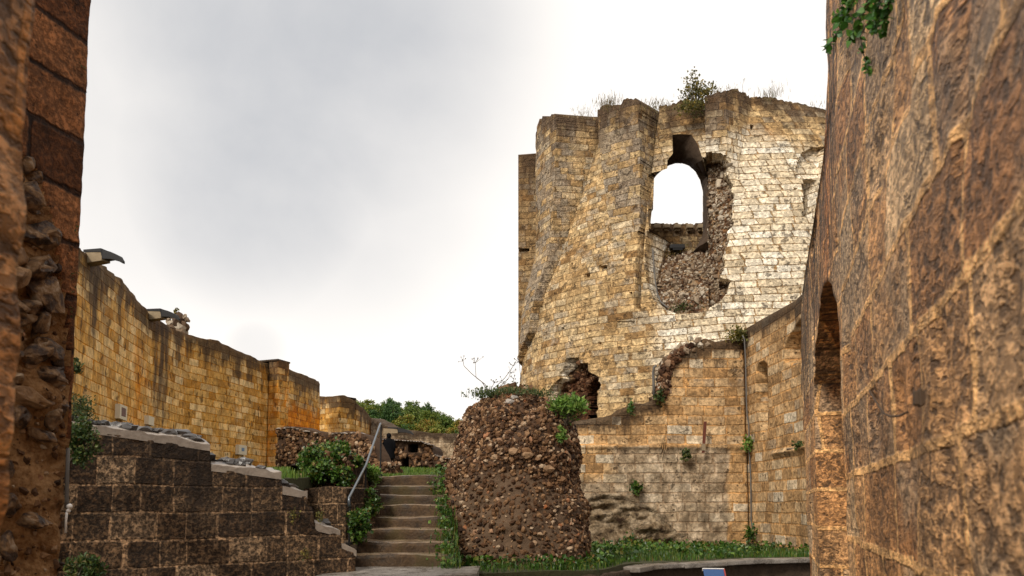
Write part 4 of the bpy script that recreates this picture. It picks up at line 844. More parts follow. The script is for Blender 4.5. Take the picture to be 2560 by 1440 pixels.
def disp_r(ph, z):
    wob = 0.008 * fbm(ph * 14, z * 1.6, 3)
    r = rbody(z) + 0.03 * fbm(ph * 9, z * 1.0, 1) + 0.035 * fbm(ph * 40, z * 4.0, 7) + 0.02 * vnoise(ph * 18 + 7 * np.floor(z / 0.3), np.floor(z / 0.3))
    w1 = inpoly(ph + wob, z, P1) & (ph < 1.30); r = np.where(w1, np.maximum(r + 0.30, RO1 + 0.05 * fbm(ph * 30, z * 3, 2)), r)
    zb0 = at(1302, 893, TC[1] + 0.4)[2]; r = np.where((ph > 1.38) & (z > zb0), np.maximum(r, RO0), r)
    g1 = inpoly(ph + 0.035, z, P1) & ~w1 & (ph < 1.2); g2 = inpoly(ph + 0.022, z, P2) & ~inpoly(ph, z, P2) & (z > P2[7][1] + .4); r = np.where(g1 | g2, r - 0.5, r)
    r = r - 0.3 * (ph > P2[2][0]) * (ph < 1.3) * ~w1 * sst(P2[5][1] - 1.5, P2[3][1], z)
    w2 = inpoly(ph + wob, z, P2); r = np.where(w2, np.maximum(r, np.maximum(RO2, rbody(z) + 0.12) + 0.04 * fbm(ph * 30, z * 3, 5)), r)
    zb3 = zof(1763, 394, RO3)
    w3 = (ph + wob * 0.5 < P3l) & (ph > P3b_top - 0.006) & (z > zb3); r = np.where(w3, RO3 + 0.03 * fbm(ph * 30, z * 3, 6), r)
    t = np.clip((P3b_top - ph) / (P3b_top - P3b_end), 0, 1); cz = sst(zb3 - 1.6, zb3 - 0.2, z)
    ch = RO3 + (RB - RO3) * t
    r = np.where((ph < P3b_top) & (ph > P3b_end) & (z > zb3 - 1.8), np.maximum(r, ch * cz + r * (1 - cz)), r)
    # broken core
    jag = 0.011 * fbm(ph * 60, z * 6, 9)
    rec = inpoly(ph + jag, z, REC)
    zs = thb(1700, 784)[1]; zt = thb(1700, 598)[1]; depth = 0.28 + 2.0 * np.clip((z - zs) / (zt - zs), 0, 1) ** 1.1
    zl = zof(1757, 560, RB); pr = thb(1834, 480)[0]; pl_ = thb(1760, 480)[0]
    side = 0.3 + 1.0 * np.clip((ph - pr) / (pl_ - pr), 0, 1)
    blend = sst(thit(1757, 500, RB)[0] - 0.01, thit(1800, 500, RB)[0], ph) * 1.0
    dep = np.where(ph < thb(1766, 500)[0], np.minimum(side, depth + 0.6), depth)
    dep = dep + 0.22 * fbm(ph * 28, z * 2.8, 4, 5)
    r = np.where(rec, np.minimum(r, rbody(z) - np.maximum(dep, 0.1)), r)
    cv = inpoly(ph + jag, z, CAVE); r = np.where(cv, r - 0.95 - 0.4 * fbm(ph * 25, z * 2.5, 5, 5) * 1.6, r)
    dr = inpoly(ph + jag * 0.6, z, DOOR); r = np.where(dr, rbody(z) - 3.1, r)
    r = np.where(inpoly(ph, z, RARC), r - 0.35, r); r = np.where(inpoly(ph, z, RWIN), r - 1.3, r)
    for pg, d in HB: r = np.where(inpoly(ph + jag * 0.3, z, pg), r - d, r)
    return r, rec * 1.0 + cv * 2.0
cs = (PHI[1:, 1:] + PHI[:-1, :-1]) / 2; cz_ = (Z[1:, 1:] + Z[:-1, :-1]) / 2
hm = inpoly(cs, cz_, HOLE); cnt = np.zeros(Z.shape, int); ful = np.zeros(Z.shape, int)
for i in (0, 1):
    for j in (0, 1): cnt[i:NZ - 1 + i, j:NPH - 1 + j] += hm; ful[i:NZ - 1 + i, j:NPH - 1 + j] += 1
bd = (cnt > 0) & (cnt < ful); _, bx, by = polydist(PHI[bd] * RB, Z[bd], [(a * RB, z) for a, z in HOLE]); PHI = PHI.copy(); PHI[bd] = bx / RB; Z[bd] = by
R, rubm = disp_r(PHI, Z)
X, Y = tpos(R, PHI); P = np.stack([X, Y, Z], -1)
XI, YI = tpos(RIN + 0.05 * fbm(PHI * 20, Z * 2, 3), PHI); BK = np.stack([XI, YI, Z], -1)
IN = poly([(1604, 650), (1612, 560), (1619, 480), (1627, 456), (1640, 438), (1656, 424), (1670, 414), (1688, 408), (1706, 408), (1722, 414), (1738, 428), (1750, 450), (1757, 478), (1757, 560), (1757, 650)], RIN)
zsill = thb(1690, 600)[1]
IN = [(a, max(z, zsill - 0.05)) for a, z in IN]
mb = ~inpoly(cs, cz_, IN)
uvx = PHI * (RB * 0.86) + (R - RB) * 0.9
pu, pv_ = proj(P)
zn = sst(1640, 1800, pu + 60 * fbm(PHI * 4, Z * 0.4, 2)) * sst(250, 400, pv_ - 0.15 * (pu - 1800) + 40 * fbm(PHI * 6, Z * 0.6, 8)) * 0.9 + 0.8 * sst(640, 800, pv_ + 40 * fbm(PHI * 7, Z, 4)) * sst(1560, 1700, pu) * 0.9
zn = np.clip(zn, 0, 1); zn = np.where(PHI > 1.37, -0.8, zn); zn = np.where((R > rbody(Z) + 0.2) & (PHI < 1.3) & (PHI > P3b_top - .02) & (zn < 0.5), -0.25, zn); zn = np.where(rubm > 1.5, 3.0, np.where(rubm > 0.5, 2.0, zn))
TOPD = np.maximum(ZT[None] - Z, 0)
tw = thing('round_keep', 'massive ruined round keep with wedge buttresses and a gaping arched window', 'castle tower', (TC[0], TC[1], 0))
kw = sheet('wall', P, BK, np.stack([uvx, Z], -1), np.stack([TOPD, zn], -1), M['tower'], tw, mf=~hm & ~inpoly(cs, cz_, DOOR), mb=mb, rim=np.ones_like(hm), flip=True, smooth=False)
# rest of the ring
PH2 = np.linspace(1.62, 2 * np.pi - 0.95, 240); zt2 = at(1690, 556, TC[1] + BETA * RIN * 0.98)[2]
ZT2 = zt2 + 0.10 * fbm(PH2 * 22, 0 * PH2, 5) + 0.06 * vnoise(PH2 * 70, 0 * PH2) + np.interp(PH2, [1.62, 1.9, 4.4, 5.34], [ZT[-1] - zt2, 0, 0, ZT[0] - zt2]); T2 = np.linspace(0, 1, 120)[:, None]
Z2 = zb + T2 * (ZT2 - zb)[None]; PHI2 = np.repeat(PH2[None], 120, 0); R2 = rbody(Z2) + 0.05 * fbm(PHI2 * 9, Z2, 1)
X, Y = tpos(R2, PHI2); XI, YI = tpos(RIN + 0.04 * fbm(PHI2 * 20, Z2 * 2, 3), PHI2)
sheet('rear_wall', np.stack([X, Y, Z2], -1), np.stack([XI, YI, Z2], -1), np.stack([PHI2 * RIN * 0.86, Z2], -1), np.stack([np.maximum(ZT2[None] - Z2, 0), 0 * Z2 + 0.25], -1), M['tower'], tw, flip=True, smooth=False)
# vaulted tunnel of the big window
def resample(L, n):
    L = np.array(list(L) + [L[0]], float); c = np.r_[0, np.cumsum(np.hypot(*np.diff(L, axis=0).T))]; q = np.linspace(0, c[-1], n, endpoint=False)
    return np.stack([np.interp(q, c, L[:, 0]), np.interp(q, c, L[:, 1])], 1)
def byangle(L, n):
    c = np.array([np.mean([a for a, _ in L]), np.mean([z for _, z in L])]); Q = resample(L, 900); an = np.arctan2((Q[:, 1] - c[1]), (Q[:, 0] - c[0]) * 6.0)
    o = np.argsort(an); return np.stack([np.interp(np.linspace(-np.pi, np.pi, n, endpoint=False), an[o], Q[o, 0], period=2 * np.pi), np.interp(np.linspace(-np.pi, np.pi, n, endpoint=False), an[o], Q[o, 1], period=2 * np.pi)], 1)
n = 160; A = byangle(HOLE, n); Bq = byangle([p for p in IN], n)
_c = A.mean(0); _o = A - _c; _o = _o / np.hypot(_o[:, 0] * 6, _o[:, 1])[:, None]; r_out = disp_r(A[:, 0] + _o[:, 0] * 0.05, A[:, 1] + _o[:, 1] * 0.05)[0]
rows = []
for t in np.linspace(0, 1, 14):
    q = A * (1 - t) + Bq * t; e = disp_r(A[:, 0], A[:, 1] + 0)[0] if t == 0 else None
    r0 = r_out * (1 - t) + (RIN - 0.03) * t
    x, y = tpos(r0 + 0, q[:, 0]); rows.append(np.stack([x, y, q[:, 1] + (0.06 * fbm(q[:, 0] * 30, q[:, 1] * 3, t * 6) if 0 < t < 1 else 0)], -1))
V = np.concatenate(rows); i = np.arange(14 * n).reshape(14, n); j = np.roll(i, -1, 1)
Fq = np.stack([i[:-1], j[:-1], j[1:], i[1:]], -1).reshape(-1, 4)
mesh('window_vault', V, Fq, M['vault_shade'], tw)
# corbels on the far inner face
for k, u in enumerate((1638, 1662, 1690, 1722, 1750, 1600, 1780)):
    ph, z = thit(u, 562, RIN, far=True); x, y = tpos(RIN - 0.12, ph); m = MB(); m.box((x - 0.15, y - 0.2, z - 0.24), (x + 0.15, y + 0.3, z - 0.05), bev=0.05); m.box((x - 0.11, y - 0.08, z - 0.34), (x + 0.11, y + 0.3, z - 0.22), bev=0.04)
    m.build('corbel', M['corbel'], kw)
ph, z = thit(1694, 626, RIN, far=True)
# loose rubble bedded in the broken core
it = []
while len(it) < 1500:
    u = RNG.uniform(1600, 1845); v = RNG.uniform(392, 790); ph, z = thb(u, v)
    if not inpoly(np.array([ph]), np.array([z]), REC)[0] or inpoly(np.array([ph]), np.array([z]), HOLE)[0]: continue
    r_, _ = disp_r(np.array([ph]), np.array([z])); x, y = tpos(r_[0] + 0.0, ph); s = RNG.uniform(0.025, 0.065) * (1.9 if RNG.random() < 0.08 else 1)
    it.append((np.array([x, y, z]), (s * 1.25, s, s * 0.75), None, 1))
itc = []
for k in range(520):
    u = RNG.uniform(1366, 1480); v = RNG.uniform(905, 1010); ph, z = thb(u, v)
    if not inpoly(np.array([ph]), np.array([z]), CAVE)[0] or inpoly(np.array([ph]), np.array([z]), DOOR)[0]: continue
    r_, _ = disp_r(np.array([ph]), np.array([z])); x, y = tpos(r_[0] + 0.03, ph); s = RNG.uniform(0.03, 0.10); itc.append((np.array([x, y, z]), (s * 1.25, s, s * 0.75), None, 1))
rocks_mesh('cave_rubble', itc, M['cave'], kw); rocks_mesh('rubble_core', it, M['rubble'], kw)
# toothed facing blocks along the break
for u, v, a, c in ((1812, 445, 0.30, 0.16), (1822, 466, 0.24, 0.14), (1812, 488, 0.34, 0.18), (1820, 516, 0.24, 0.13), (1814, 694, 0.30, 0.15), (1788, 752, 0.28, 0.17), (1782, 768, 0.34, 0.18), (1815, 425, 0.2, .13), (1812, 615, 0.3, .16), (1806, 660, .26, .14)):
    ph, z = thb(u, v); x, y = tpos(RB - 0.12, ph); m = MB(); m.box((x - a, y - 0.3, z - c), (x + a, y + 0.45, z + c), bev=0.05)
    m.build('facing_block', M['paleblock'], kw)
# ------------------------------------------------------------------ staircase
sc_ = thing('staircase', 'worn stone steps climbing between the handrail and the flint stump', 'stairs', (-1.6, 9.5, 0))
for k in range(-1, 8):
    z = 1.65 - 0.607 + 0.165 * k; y0 = 10.1 + 0.367 * k if k >= 0 else 8.7; y1 = 10.1 + 0.367 * (k + 1) + 0.06 if k < 7 else 13.1
    x0 = -2.3; x1 = -0.78 - 0.045 * k if k >= 0 else -0.42
    nx_, ny_ = 40, 7; xs = np.linspace(x0, x1, nx_); zl = 1.65 - 0.607 + 0.165 * (k - 1) - 0.1 if k >= 0 else -0.05
    ysr = np.array([0, .0, .012, .045, .12, .25, 1.0]); zsr = np.array([None, -0.05, -0.012, 0, 0, 0, 0], object)
    G = np.zeros((ny_, nx_, 3)); ed = 0.03 * vnoise(xs * 2.5, k * 7.0) + 0.012 * vnoise(xs * 9, k * 3.0); sag = 0.02 * vnoise(xs * 1.3 + k, 2.0) - 0.012
    for i in range(ny_):
        G[i, :, 0] = xs; G[i, :, 1] = y0 + ysr[i] * (y1 - y0 if i == 6 else 1) + ed * (1 if i < 5 else 0) + (0 if k >= 0 else 0.45 * np.clip((xs + 0.9) / 0.5, 0, 1) * (i < 6))
        G[i, :, 2] = (zl if i == 0 else z + float(zsr[i]) + sag * (1 if i < 6 else 0) + 0.006 * vnoise(xs * 11, i * 1.0, k))
    Bk = G.copy(); Bk[..., 2] = zl; Bk[..., 1] = np.maximum(Bk[..., 1], y0 + 0.06)
    Bk[0] = G[0]
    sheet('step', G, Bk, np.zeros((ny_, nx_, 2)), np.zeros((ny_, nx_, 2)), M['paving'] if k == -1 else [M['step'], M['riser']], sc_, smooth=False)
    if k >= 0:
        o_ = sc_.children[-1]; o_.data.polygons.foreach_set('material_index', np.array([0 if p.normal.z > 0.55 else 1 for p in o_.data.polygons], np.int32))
# ------------------------------------------------------------------ handrail
hr = thing('handrail', 'grey pipe handrail on dark posts climbing the left side of the steps', 'handrail', (-2.22, 10.3, 1.0))
a, m_, c = at(874, 1243, 10.3), at(916, 1160, 11.55), at(951, 1060, 12.9)
def post(u, v0, v1, Y):
    m = MB(); p, q = at(u, v1, Y), at(u, v0, Y); q[0] = p[0]; m.tube([p - [0, 0, 0.12], q], 0.015, 8); m.tube([p - [0, 0, 0.02], p + [0, 0, 0.012]], 0.045, 10); m.build('post', M['black'], hr, smooth=False)
post(873, 1246, 1358, 10.3); post(913, 1166, 1262, 11.55); post(951, 1062, 1187, 12.9)
m = MB(); d = (c - a) / np.linalg.norm(c - a); m.tube([a + [0.0, 0.03, -0.13], a + [0, -0.035, -0.11], a + [0, -0.05, -0.05], a - d * 0.02 + [0, -0.01, 0], a + d * 0.06, m_ , c - d * 0.05, c + d * 0.02, c + [0.0, 0.05, -0.03], c + [0.0, 0.06, -0.09]], 0.018, 10)
m.build('rail', M['steel'], hr, smooth=True)
# ------------------------------------------------------------------ flint stump
SY = 12.15
st = thing('flint_stump', 'big round stump of flint and mortar masonry right of the steps', 'ruined masonry', (*at(1300, 1270, SY)[:2], 0.75))
LS = [(1084, 1425), (1090, 1400), (1104, 1330), (1112, 1250), (1122, 1180), (1136, 1115), (1153, 1070), (1174, 1032), (1204, 1005), (1245, 984)]
RS = [(1502, 1425), (1494, 1400), (1480, 1330), (1468, 1250), (1456, 1180), (1451, 1115), (1443, 1070), (1426, 1034), (1396, 1007), (1330, 982)]
LP = np.array([at(u, v, SY) for u, v in LS]); RP = np.array([at(u, v, SY) for u, v in RS])
zz = np.r_[np.linspace(0.6, LP[-3, 2], 60), np.linspace(LP[-3, 2], LP[-1, 2], 10)[1:]]
xl = np.interp(zz, LP[:, 2], LP[:, 0]); xr = np.interp(zz, RP[:, 2], RP[:, 0]); NT = 120; th = np.linspace(0, 2 * np.pi, NT, endpoint=False)
def stump_pt(t, z, add=0.0):
    xa, xb = np.interp(z, zz, xl), np.interp(z, zz, xr); cx, hx_ = (xa + xb) / 2, (xb - xa) / 2
    up = np.interp(z, [0.6, LP[4, 2], LP[-1, 2]], [1.22, 1.0, 0.55]) * np.minimum(1, hx_ / 0.85)
    n_ = 0.16 * fbm(np.cos(t) * 1.9, np.sin(t) * 1.9, z * 1.9, 4)
    return np.stack([cx + (hx_ + n_ - 0.05 + add) * np.sign(np.cos(t)) * abs(np.cos(t)) ** 0.85, SY + (up + n_ + add) * np.sin(t), z + 0 * t], -1)
V = stump_pt(np.repeat(th[None], len(zz), 0), np.repeat(zz[:, None], NT, 1)).reshape(-1, 3); i = np.arange(len(zz) * NT).reshape(-1, NT); j = np.roll(i, -1, 1)
Fq = [tuple(q) for q in np.stack([i[:-1], j[:-1], j[1:], i[1:]], -1).reshape(-1, 4)] + [tuple(i[-1])]
mesh('mortar_core', V, Fq, [M['stumpcore'], M['stumplow']], st, mi=[1 if V[q_[0]][2] < LP[4, 2] + 0.12 * vnoise(V[q_[0]][0] * 3, V[q_[0]][2] * 3) - 0.1 else 0 for q_ in Fq])
it = []; zm = LP[4, 2] - 0.1
for r_, z in enumerate(np.arange(0.80, zm + 0.3, 0.058)):
    npr = int(2 * np.pi * 1.1 / 0.054)
    for k in range(npr):
        t = (k + RNG.uniform(-.6, .6)) / npr * 2 * np.pi; z2 = z + RNG.uniform(-.026, .026) + 0.025 * math.sin(t * 2)
        if z2 > zm + 0.25 * math.sin(t * 3 + 1) + 0.05 or RNG.random() < 0.10: continue
        s = 0.015 + 0.027 * RNG.random() ** 1.5; p = stump_pt(np.array(t), z2, 0.002); it.append((p, (s * 1.3, s * 1.1, s * 0.85), None, 1))
for k in range(9500):
    t = RNG.uniform(0, 2 * np.pi); z = RNG.uniform(zm - 0.25, LP[-1, 2] + 0.02)
    if z < zm + 0.25 * math.sin(t * 3 + 1) + 0.0: continue
    if math.sin(t) > 0.3 and RNG.random() < 0.6: continue
    s = 0.012 + 0.028 * RNG.random() ** 1.6 * (1.8 if RNG.random() < 0.08 else 1); p = stump_pt(np.array(t), min(z, zz[-1]), 0.006); it.append((p, (s * 1.35, s, s * 0.75), None, 1))
for k in range(140):
    t = RNG.uniform(0, 2 * np.pi); q = math.sqrt(RNG.random()); p0 = stump_pt(np.array(t), zz[-1]); p = np.array([p0[0] * q + (xl[-1] + xr[-1]) / 2 * (1 - q), SY + (p0[1] - SY) * q, zz[-1] + 0.01]); s = RNG.uniform(0.03, 0.07) * (1.9 if k < 26 else 1); it.append((p, (s * 1.3, s, s * .9), None, 1))
rocks_mesh('flint_facing', it, M['flint'], st)
for u, v, a in ((1237, 1016, 0.085), (1268, 1004, 0.07), (1290, 1140, .08), (1335, 1150, .09), (1450, 1180, .1)):
    p = at(u, v, SY); tt = -np.pi / 2 + (u - 1300) / 340.0; p = stump_pt(np.array(tt), p[2], 0.02); V, Fc = rock(2, .4, 1.3, (a, a * .7, a * .62), np.eye(3)); mesh('boulder', V + p, Fc, M['palerock'] if u < 1270 else M['flint'], st)
# ------------------------------------------------------------------ kerb, dark edge and information panel lower right
kb = thing('terrace_edge', 'pale paving edge above dark rubble at the bottom of the grass strip', 'retaining wall', (3.2, 13.0, 0))
kp = Path([(-0.95, 9.72), (-0.3, 9.77), (0.4, 10.12), (1.2, 10.56), (1.5, 11.0), (1.93, 12.15), (3.0, 12.82), (4.3, 13.62), (6.4, 14.4)], 0.05)
wall('rubble_face', kp, lambda S: np.interp(S, [0, 1.0, 3.4, kp.L], [0.80, .74, 0.71, 0.68]) + 0.02 * vnoise(S * 5, 0), 0.0, 0.25, 1, 0.05, M['darkrub'], kb, disp=lambda s, z, t: 0.03 + 0.06 * fbm(s * 3, z * 3, 2) + 0.03 * fbm(s * 11, z * 11, 2))
m = MB(); q = 3.6
while q < kp.L - 0.6:
    L_ = RNG.uniform(0.6, 1.0); x0, y0, x1, y1 = kp.x(q), kp.y(q), kp.x(q + L_), kp.y(q + L_); ang = math.atan2(y1 - y0, x1 - x0)
    m.box((-L_ / 2 + .006, -.17, -.05), (L_ / 2 - .006, .17, .03), bev=0.015) if False else None
    R_ = Matrix.Rotation(ang, 3, 'Z'); mm = MB(); mm.box((-L_ / 2 + .004, -.22, -.06), (L_ / 2 - .004, .10, .02), bev=0.018)
    P_ = np.array(mm.V) @ np.array(R_).T + [(x0 + x1) / 2, (y0 + y1) / 2 + 0.04, 0.725 + RNG.uniform(-.008, .008)]; m.add(P_, mm.F); q += L_
m.build('edge_slab', M['paving'], kb)
ip = thing('information_panel', 'small blue lectern panel with a red side at the bottom edge of the view', 'sign', (2.42, 9.6, 0))
m = MB(); m.tube([(2.45, 9.7, 0), (2.45, 9.7, 0.74)], 0.03, 8); m.build('post', M['black'], ip)
c0 = at(1786, 1436, 9.6); m = MB(); R_ = np.array(Matrix.Rotation(math.radians(32), 3, 'X')); R2_ = np.array(Matrix.Rotation(math.radians(-8), 3, 'Z')) @ R_
def pbox(lo, hi, name, mat):
    mm = MB(); mm.box(lo, hi, bev=0.004); mesh(name, np.array(mm.V) @ R2_.T + c0 + [0, 0, -0.02], mm.F, mat, ip)
pbox((-.125, -.13, -.012), (.125, .13, .008), 'panel_face', M['blue']); pbox((-.135, -.142, -.025), (.135, -.131, .018), 'white_rim', M['white']); pbox((-.135, .131, -.025), (.135, .142, .018), 'white_rim', M['white']); pbox((.126, -.13, -.09), (.142, .142, .012), 'red_side', M['red'])
# ------------------------------------------------------------------ plaques on the curtain wall
def plaque(name, label, cat, u, v, hw, hh, mark, markmat):
    s, z = cp.hit(u, v); nx_, ny_ = cp.nrm(s, 1); Yd = cp.y(s); k = Yd / F
    p = np.array([cp.x(s) + nx_ * 0.10, cp.y(s) + ny_ * 0.10, z]); tx = np.array([-ny_, nx_, 0.0]); nn = np.array([nx_, ny_, 0])
    fo = abs(tx[0] - tx[1] * (u - 1280) / F); W = hw * k / fo; H = hh * k
    t = thing(name, label, cat, p - [0, 0, H])
    def sl(w_, h_, d0, d1, nm, mat, off=0.0):
        V = [p + tx * a * w_ + np.array([0, 0, c * h_ + off]) + nn * d for d in (d0, d1) for a, c in ((-1, -1), (1, -1), (1, 1), (-1, 1))]
        mesh(nm, V, [(3, 2, 1, 0), (4, 5, 6, 7), (0, 1, 5, 4), (1, 2, 6, 5), (2, 3, 7, 6), (3, 0, 4, 7)], mat, t)
    sl(W, H, -0.12, 0.03, 'panel', M['cream'])
    if mark: sl(W * mark[0], H * mark[1], 0.025, 0.036, 'picture', markmat, H * mark[2])
plaque('wall_panel', 'white framed panel with a dark picture low on the curtain wall', 'sign', 297, 1031, 9, 18, (0.6, 0.6, 0.05), M['picture'])
plaque('notice_panel', 'plain pale blank panel just above the flints of the stepped wall', 'sign', 368, 1052, 7, 11, None, None)
plaque('small_notice', 'white notice with small bluish mark at the grassy foot of the curtain wall', 'sign', 600, 1125, 10, 12, (0.35, 0.35, 0.1), M['bluegrey'])
# ------------------------------------------------------------------ pipes, cables, ironwork
def pipe(name, label, cat, pts, r, mat, n=8):
    m = MB(); m.tube(pts, r, n); return tag(m.build(name, mat, smooth=True), label, cat)
pipe('drain_pipe', 'thin grey pipe running down the gatehouse corner', 'pipe', [at(u, v, 19.75) for u, v in ((1856, 838), (1861, 848), (1864, 900), (1866, 1000), (1868, 1040), (1872, 1060), (1873, 1120), (1877, 1200), (1878, 1300), (1884, 1345), (1886, 1440))], 0.019, M['grey_pipe'])
pipe('bent_pipe', 'short bent grey pipe beside the broken edge of the gatehouse wall', 'pipe', [at(u, v, 19.9) for u, v in ((1641, 914), (1635, 918), (1633, 930), (1634, 960), (1635, 992))], 0.035, M['grey_pipe'])
def on_tower(u, v, off=0.1):
    ph, z = thb(u, v); r_, _ = disp_r(np.array([ph]), np.array([z])); x, y = tpos(r_[0] + off, ph); return np.array([x, y, z])
def tower_pts(L, off=0.12):
    out = []
    for u, v in L:       # march the ray onto the displaced surface
        d = ray(u, v); best = None
        for Y in np.arange(24, 34, 0.03):
            p = CAM + d * (Y / d[1]); q = p[:2] - TC; lat = q @ DL; ax = (q @ DC) / BETA; rr = math.hypot(lat, ax); ph = math.atan2(lat, ax)
            if rr < RB + 1.6 and rr <= disp_r(np.array([ph]), np.array([p[2]]))[0][0] + off: best = p; break
        out.append(best if best is not None else at(u, v, 28))
    return out
pipe('black_cable', 'dark cable looping down the rubble under the big window of the keep', 'cable', tower_pts([(1631, 622), (1634, 660), (1637, 700), (1643, 735), (1652, 755), (1668, 768), (1690, 779)]), 0.035, M['grey_pipe'])
pipe('cable_tail', 'thin grey cable hanging over the pale repaired courses of the keep', 'cable', tower_pts([(1772, 778), (1775, 800), (1779, 830), (1783, 850)]), 0.03, M['grey_pipe'])
bx = tag(None, None) if False else None
p = tower_pts([(1694, 618)], 0.3)[0]; m = MB(); m.box(p + [-.3, -.12, -.08], p + [.26, .15, .09], bev=0.03); m.box(p + [-.2, -.1, -.14], p + [.18, .1, -.06], bev=0.02)
tag(m.build('floodlight', M['black']), 'black floodlight box on the sill of the big keep window', 'lamp')
ri = thing('iron_post', 'rusty brown iron bar standing on the gatehouse wall ledge', 'iron bar', at(1760, 1132, 19.75))
m = MB(); a, c = at(1758, 1132, 19.72), at(1763, 1054, 19.72); V = []
for q in (a, c):
    for dx_, dy_ in ((-.035, -.03), (.035, -.03), (.035, .03), (-.035, .03)): V.append(q + [dx_, dy_, 0])
m.add(V, [(3, 2, 1, 0), (4, 5, 6, 7), (0, 1, 5, 4), (1, 2, 6, 5), (2, 3, 7, 6), (3, 0, 4, 7)]); m.build('bar', M['rust'], ri)
q = at(1759, 1118, 19.70); m = MB(); m.box(q + [-.045, -.03, -.09], q + [.045, .05, .09], bev=0.006); m.build('bracket', M['corbel'], ri)
s0 = sp_.hit(1970, 1128)[0]
pipe('rail_pipe', 'short grey rod lying on the sloping ledge of the gatehouse side wall', 'pipe', [at(u, v, Y) for u, v, Y in ((1968, 1123, 17.3), (1985, 1122, 17.0), (2008, 1116, 16.4))], 0.02, M['grey_pipe'])
# near-wall switch box and wire
s, z = npth.hit(2328, 994); nx_, ny_ = npth.nrm(s, -1); p = np.array([npth.x(s) + nx_ * .03, npth.y(s) + ny_ * .03, z]); m = MB()
Rz = Matrix.Rotation(math.atan2(1, 0.336), 3, 'Z'); mm = MB(); mm.box((-.014, -.014, -.02), (.014, .014, .02), bev=0.003); mm.box((-.018, -.006, -.024), (.018, .002, .024), bev=0.002)
jbx = mesh('junction_box', np.array(mm.V) @ np.array(Rz).T + p, mm.F, M['rustbox']); tag(jbx, 'small brown junction box on the near right wall', 'junction box')
wp = []
for u, v in ((2205, 975), (2216, 992), (2232, 1015), (2248, 1034), (2266, 1040), (2290, 1038), (2312, 1028)):
    s, z = npth.hit(u, v); nx_, ny_ = npth.nrm(s, -1); wp.append((npth.x(s) + nx_ * .045, npth.y(s) + ny_ * .045, z))
pipe('wire', 'thin drooping wire beside the junction box on the near right wall', 'wire', wp, 0.0035, M['rustbox'], 6)
# lamp with white globes on the jamb edge
lp = thing('wall_lamp', 'two small white globes on a thin conduit at the edge of the left wall end', 'lamp', at(166, 1330, 4.75))
m = MB(); m.tube([at(u, v, 4.78) for u, v in ((170, 1120), (168, 1190), (167, 1250), (169, 1268))], 0.011, 8); m.build('conduit', M['grey_pipe'], lp, smooth=True)
m = MB(); m.tube([at(u, v, 4.76) for u, v in ((167, 1280), (165, 1300), (164, 1332))], 0.007, 8); m.build('rod', M['white'], lp, smooth=True)
for u, v, r in ((174, 1266, 0.017), (171, 1277, 0.013)):
    V, Fc = ico(3); mesh('globe', V * r + at(u, v, 4.72), Fc, M['white'], lp, smooth=True)
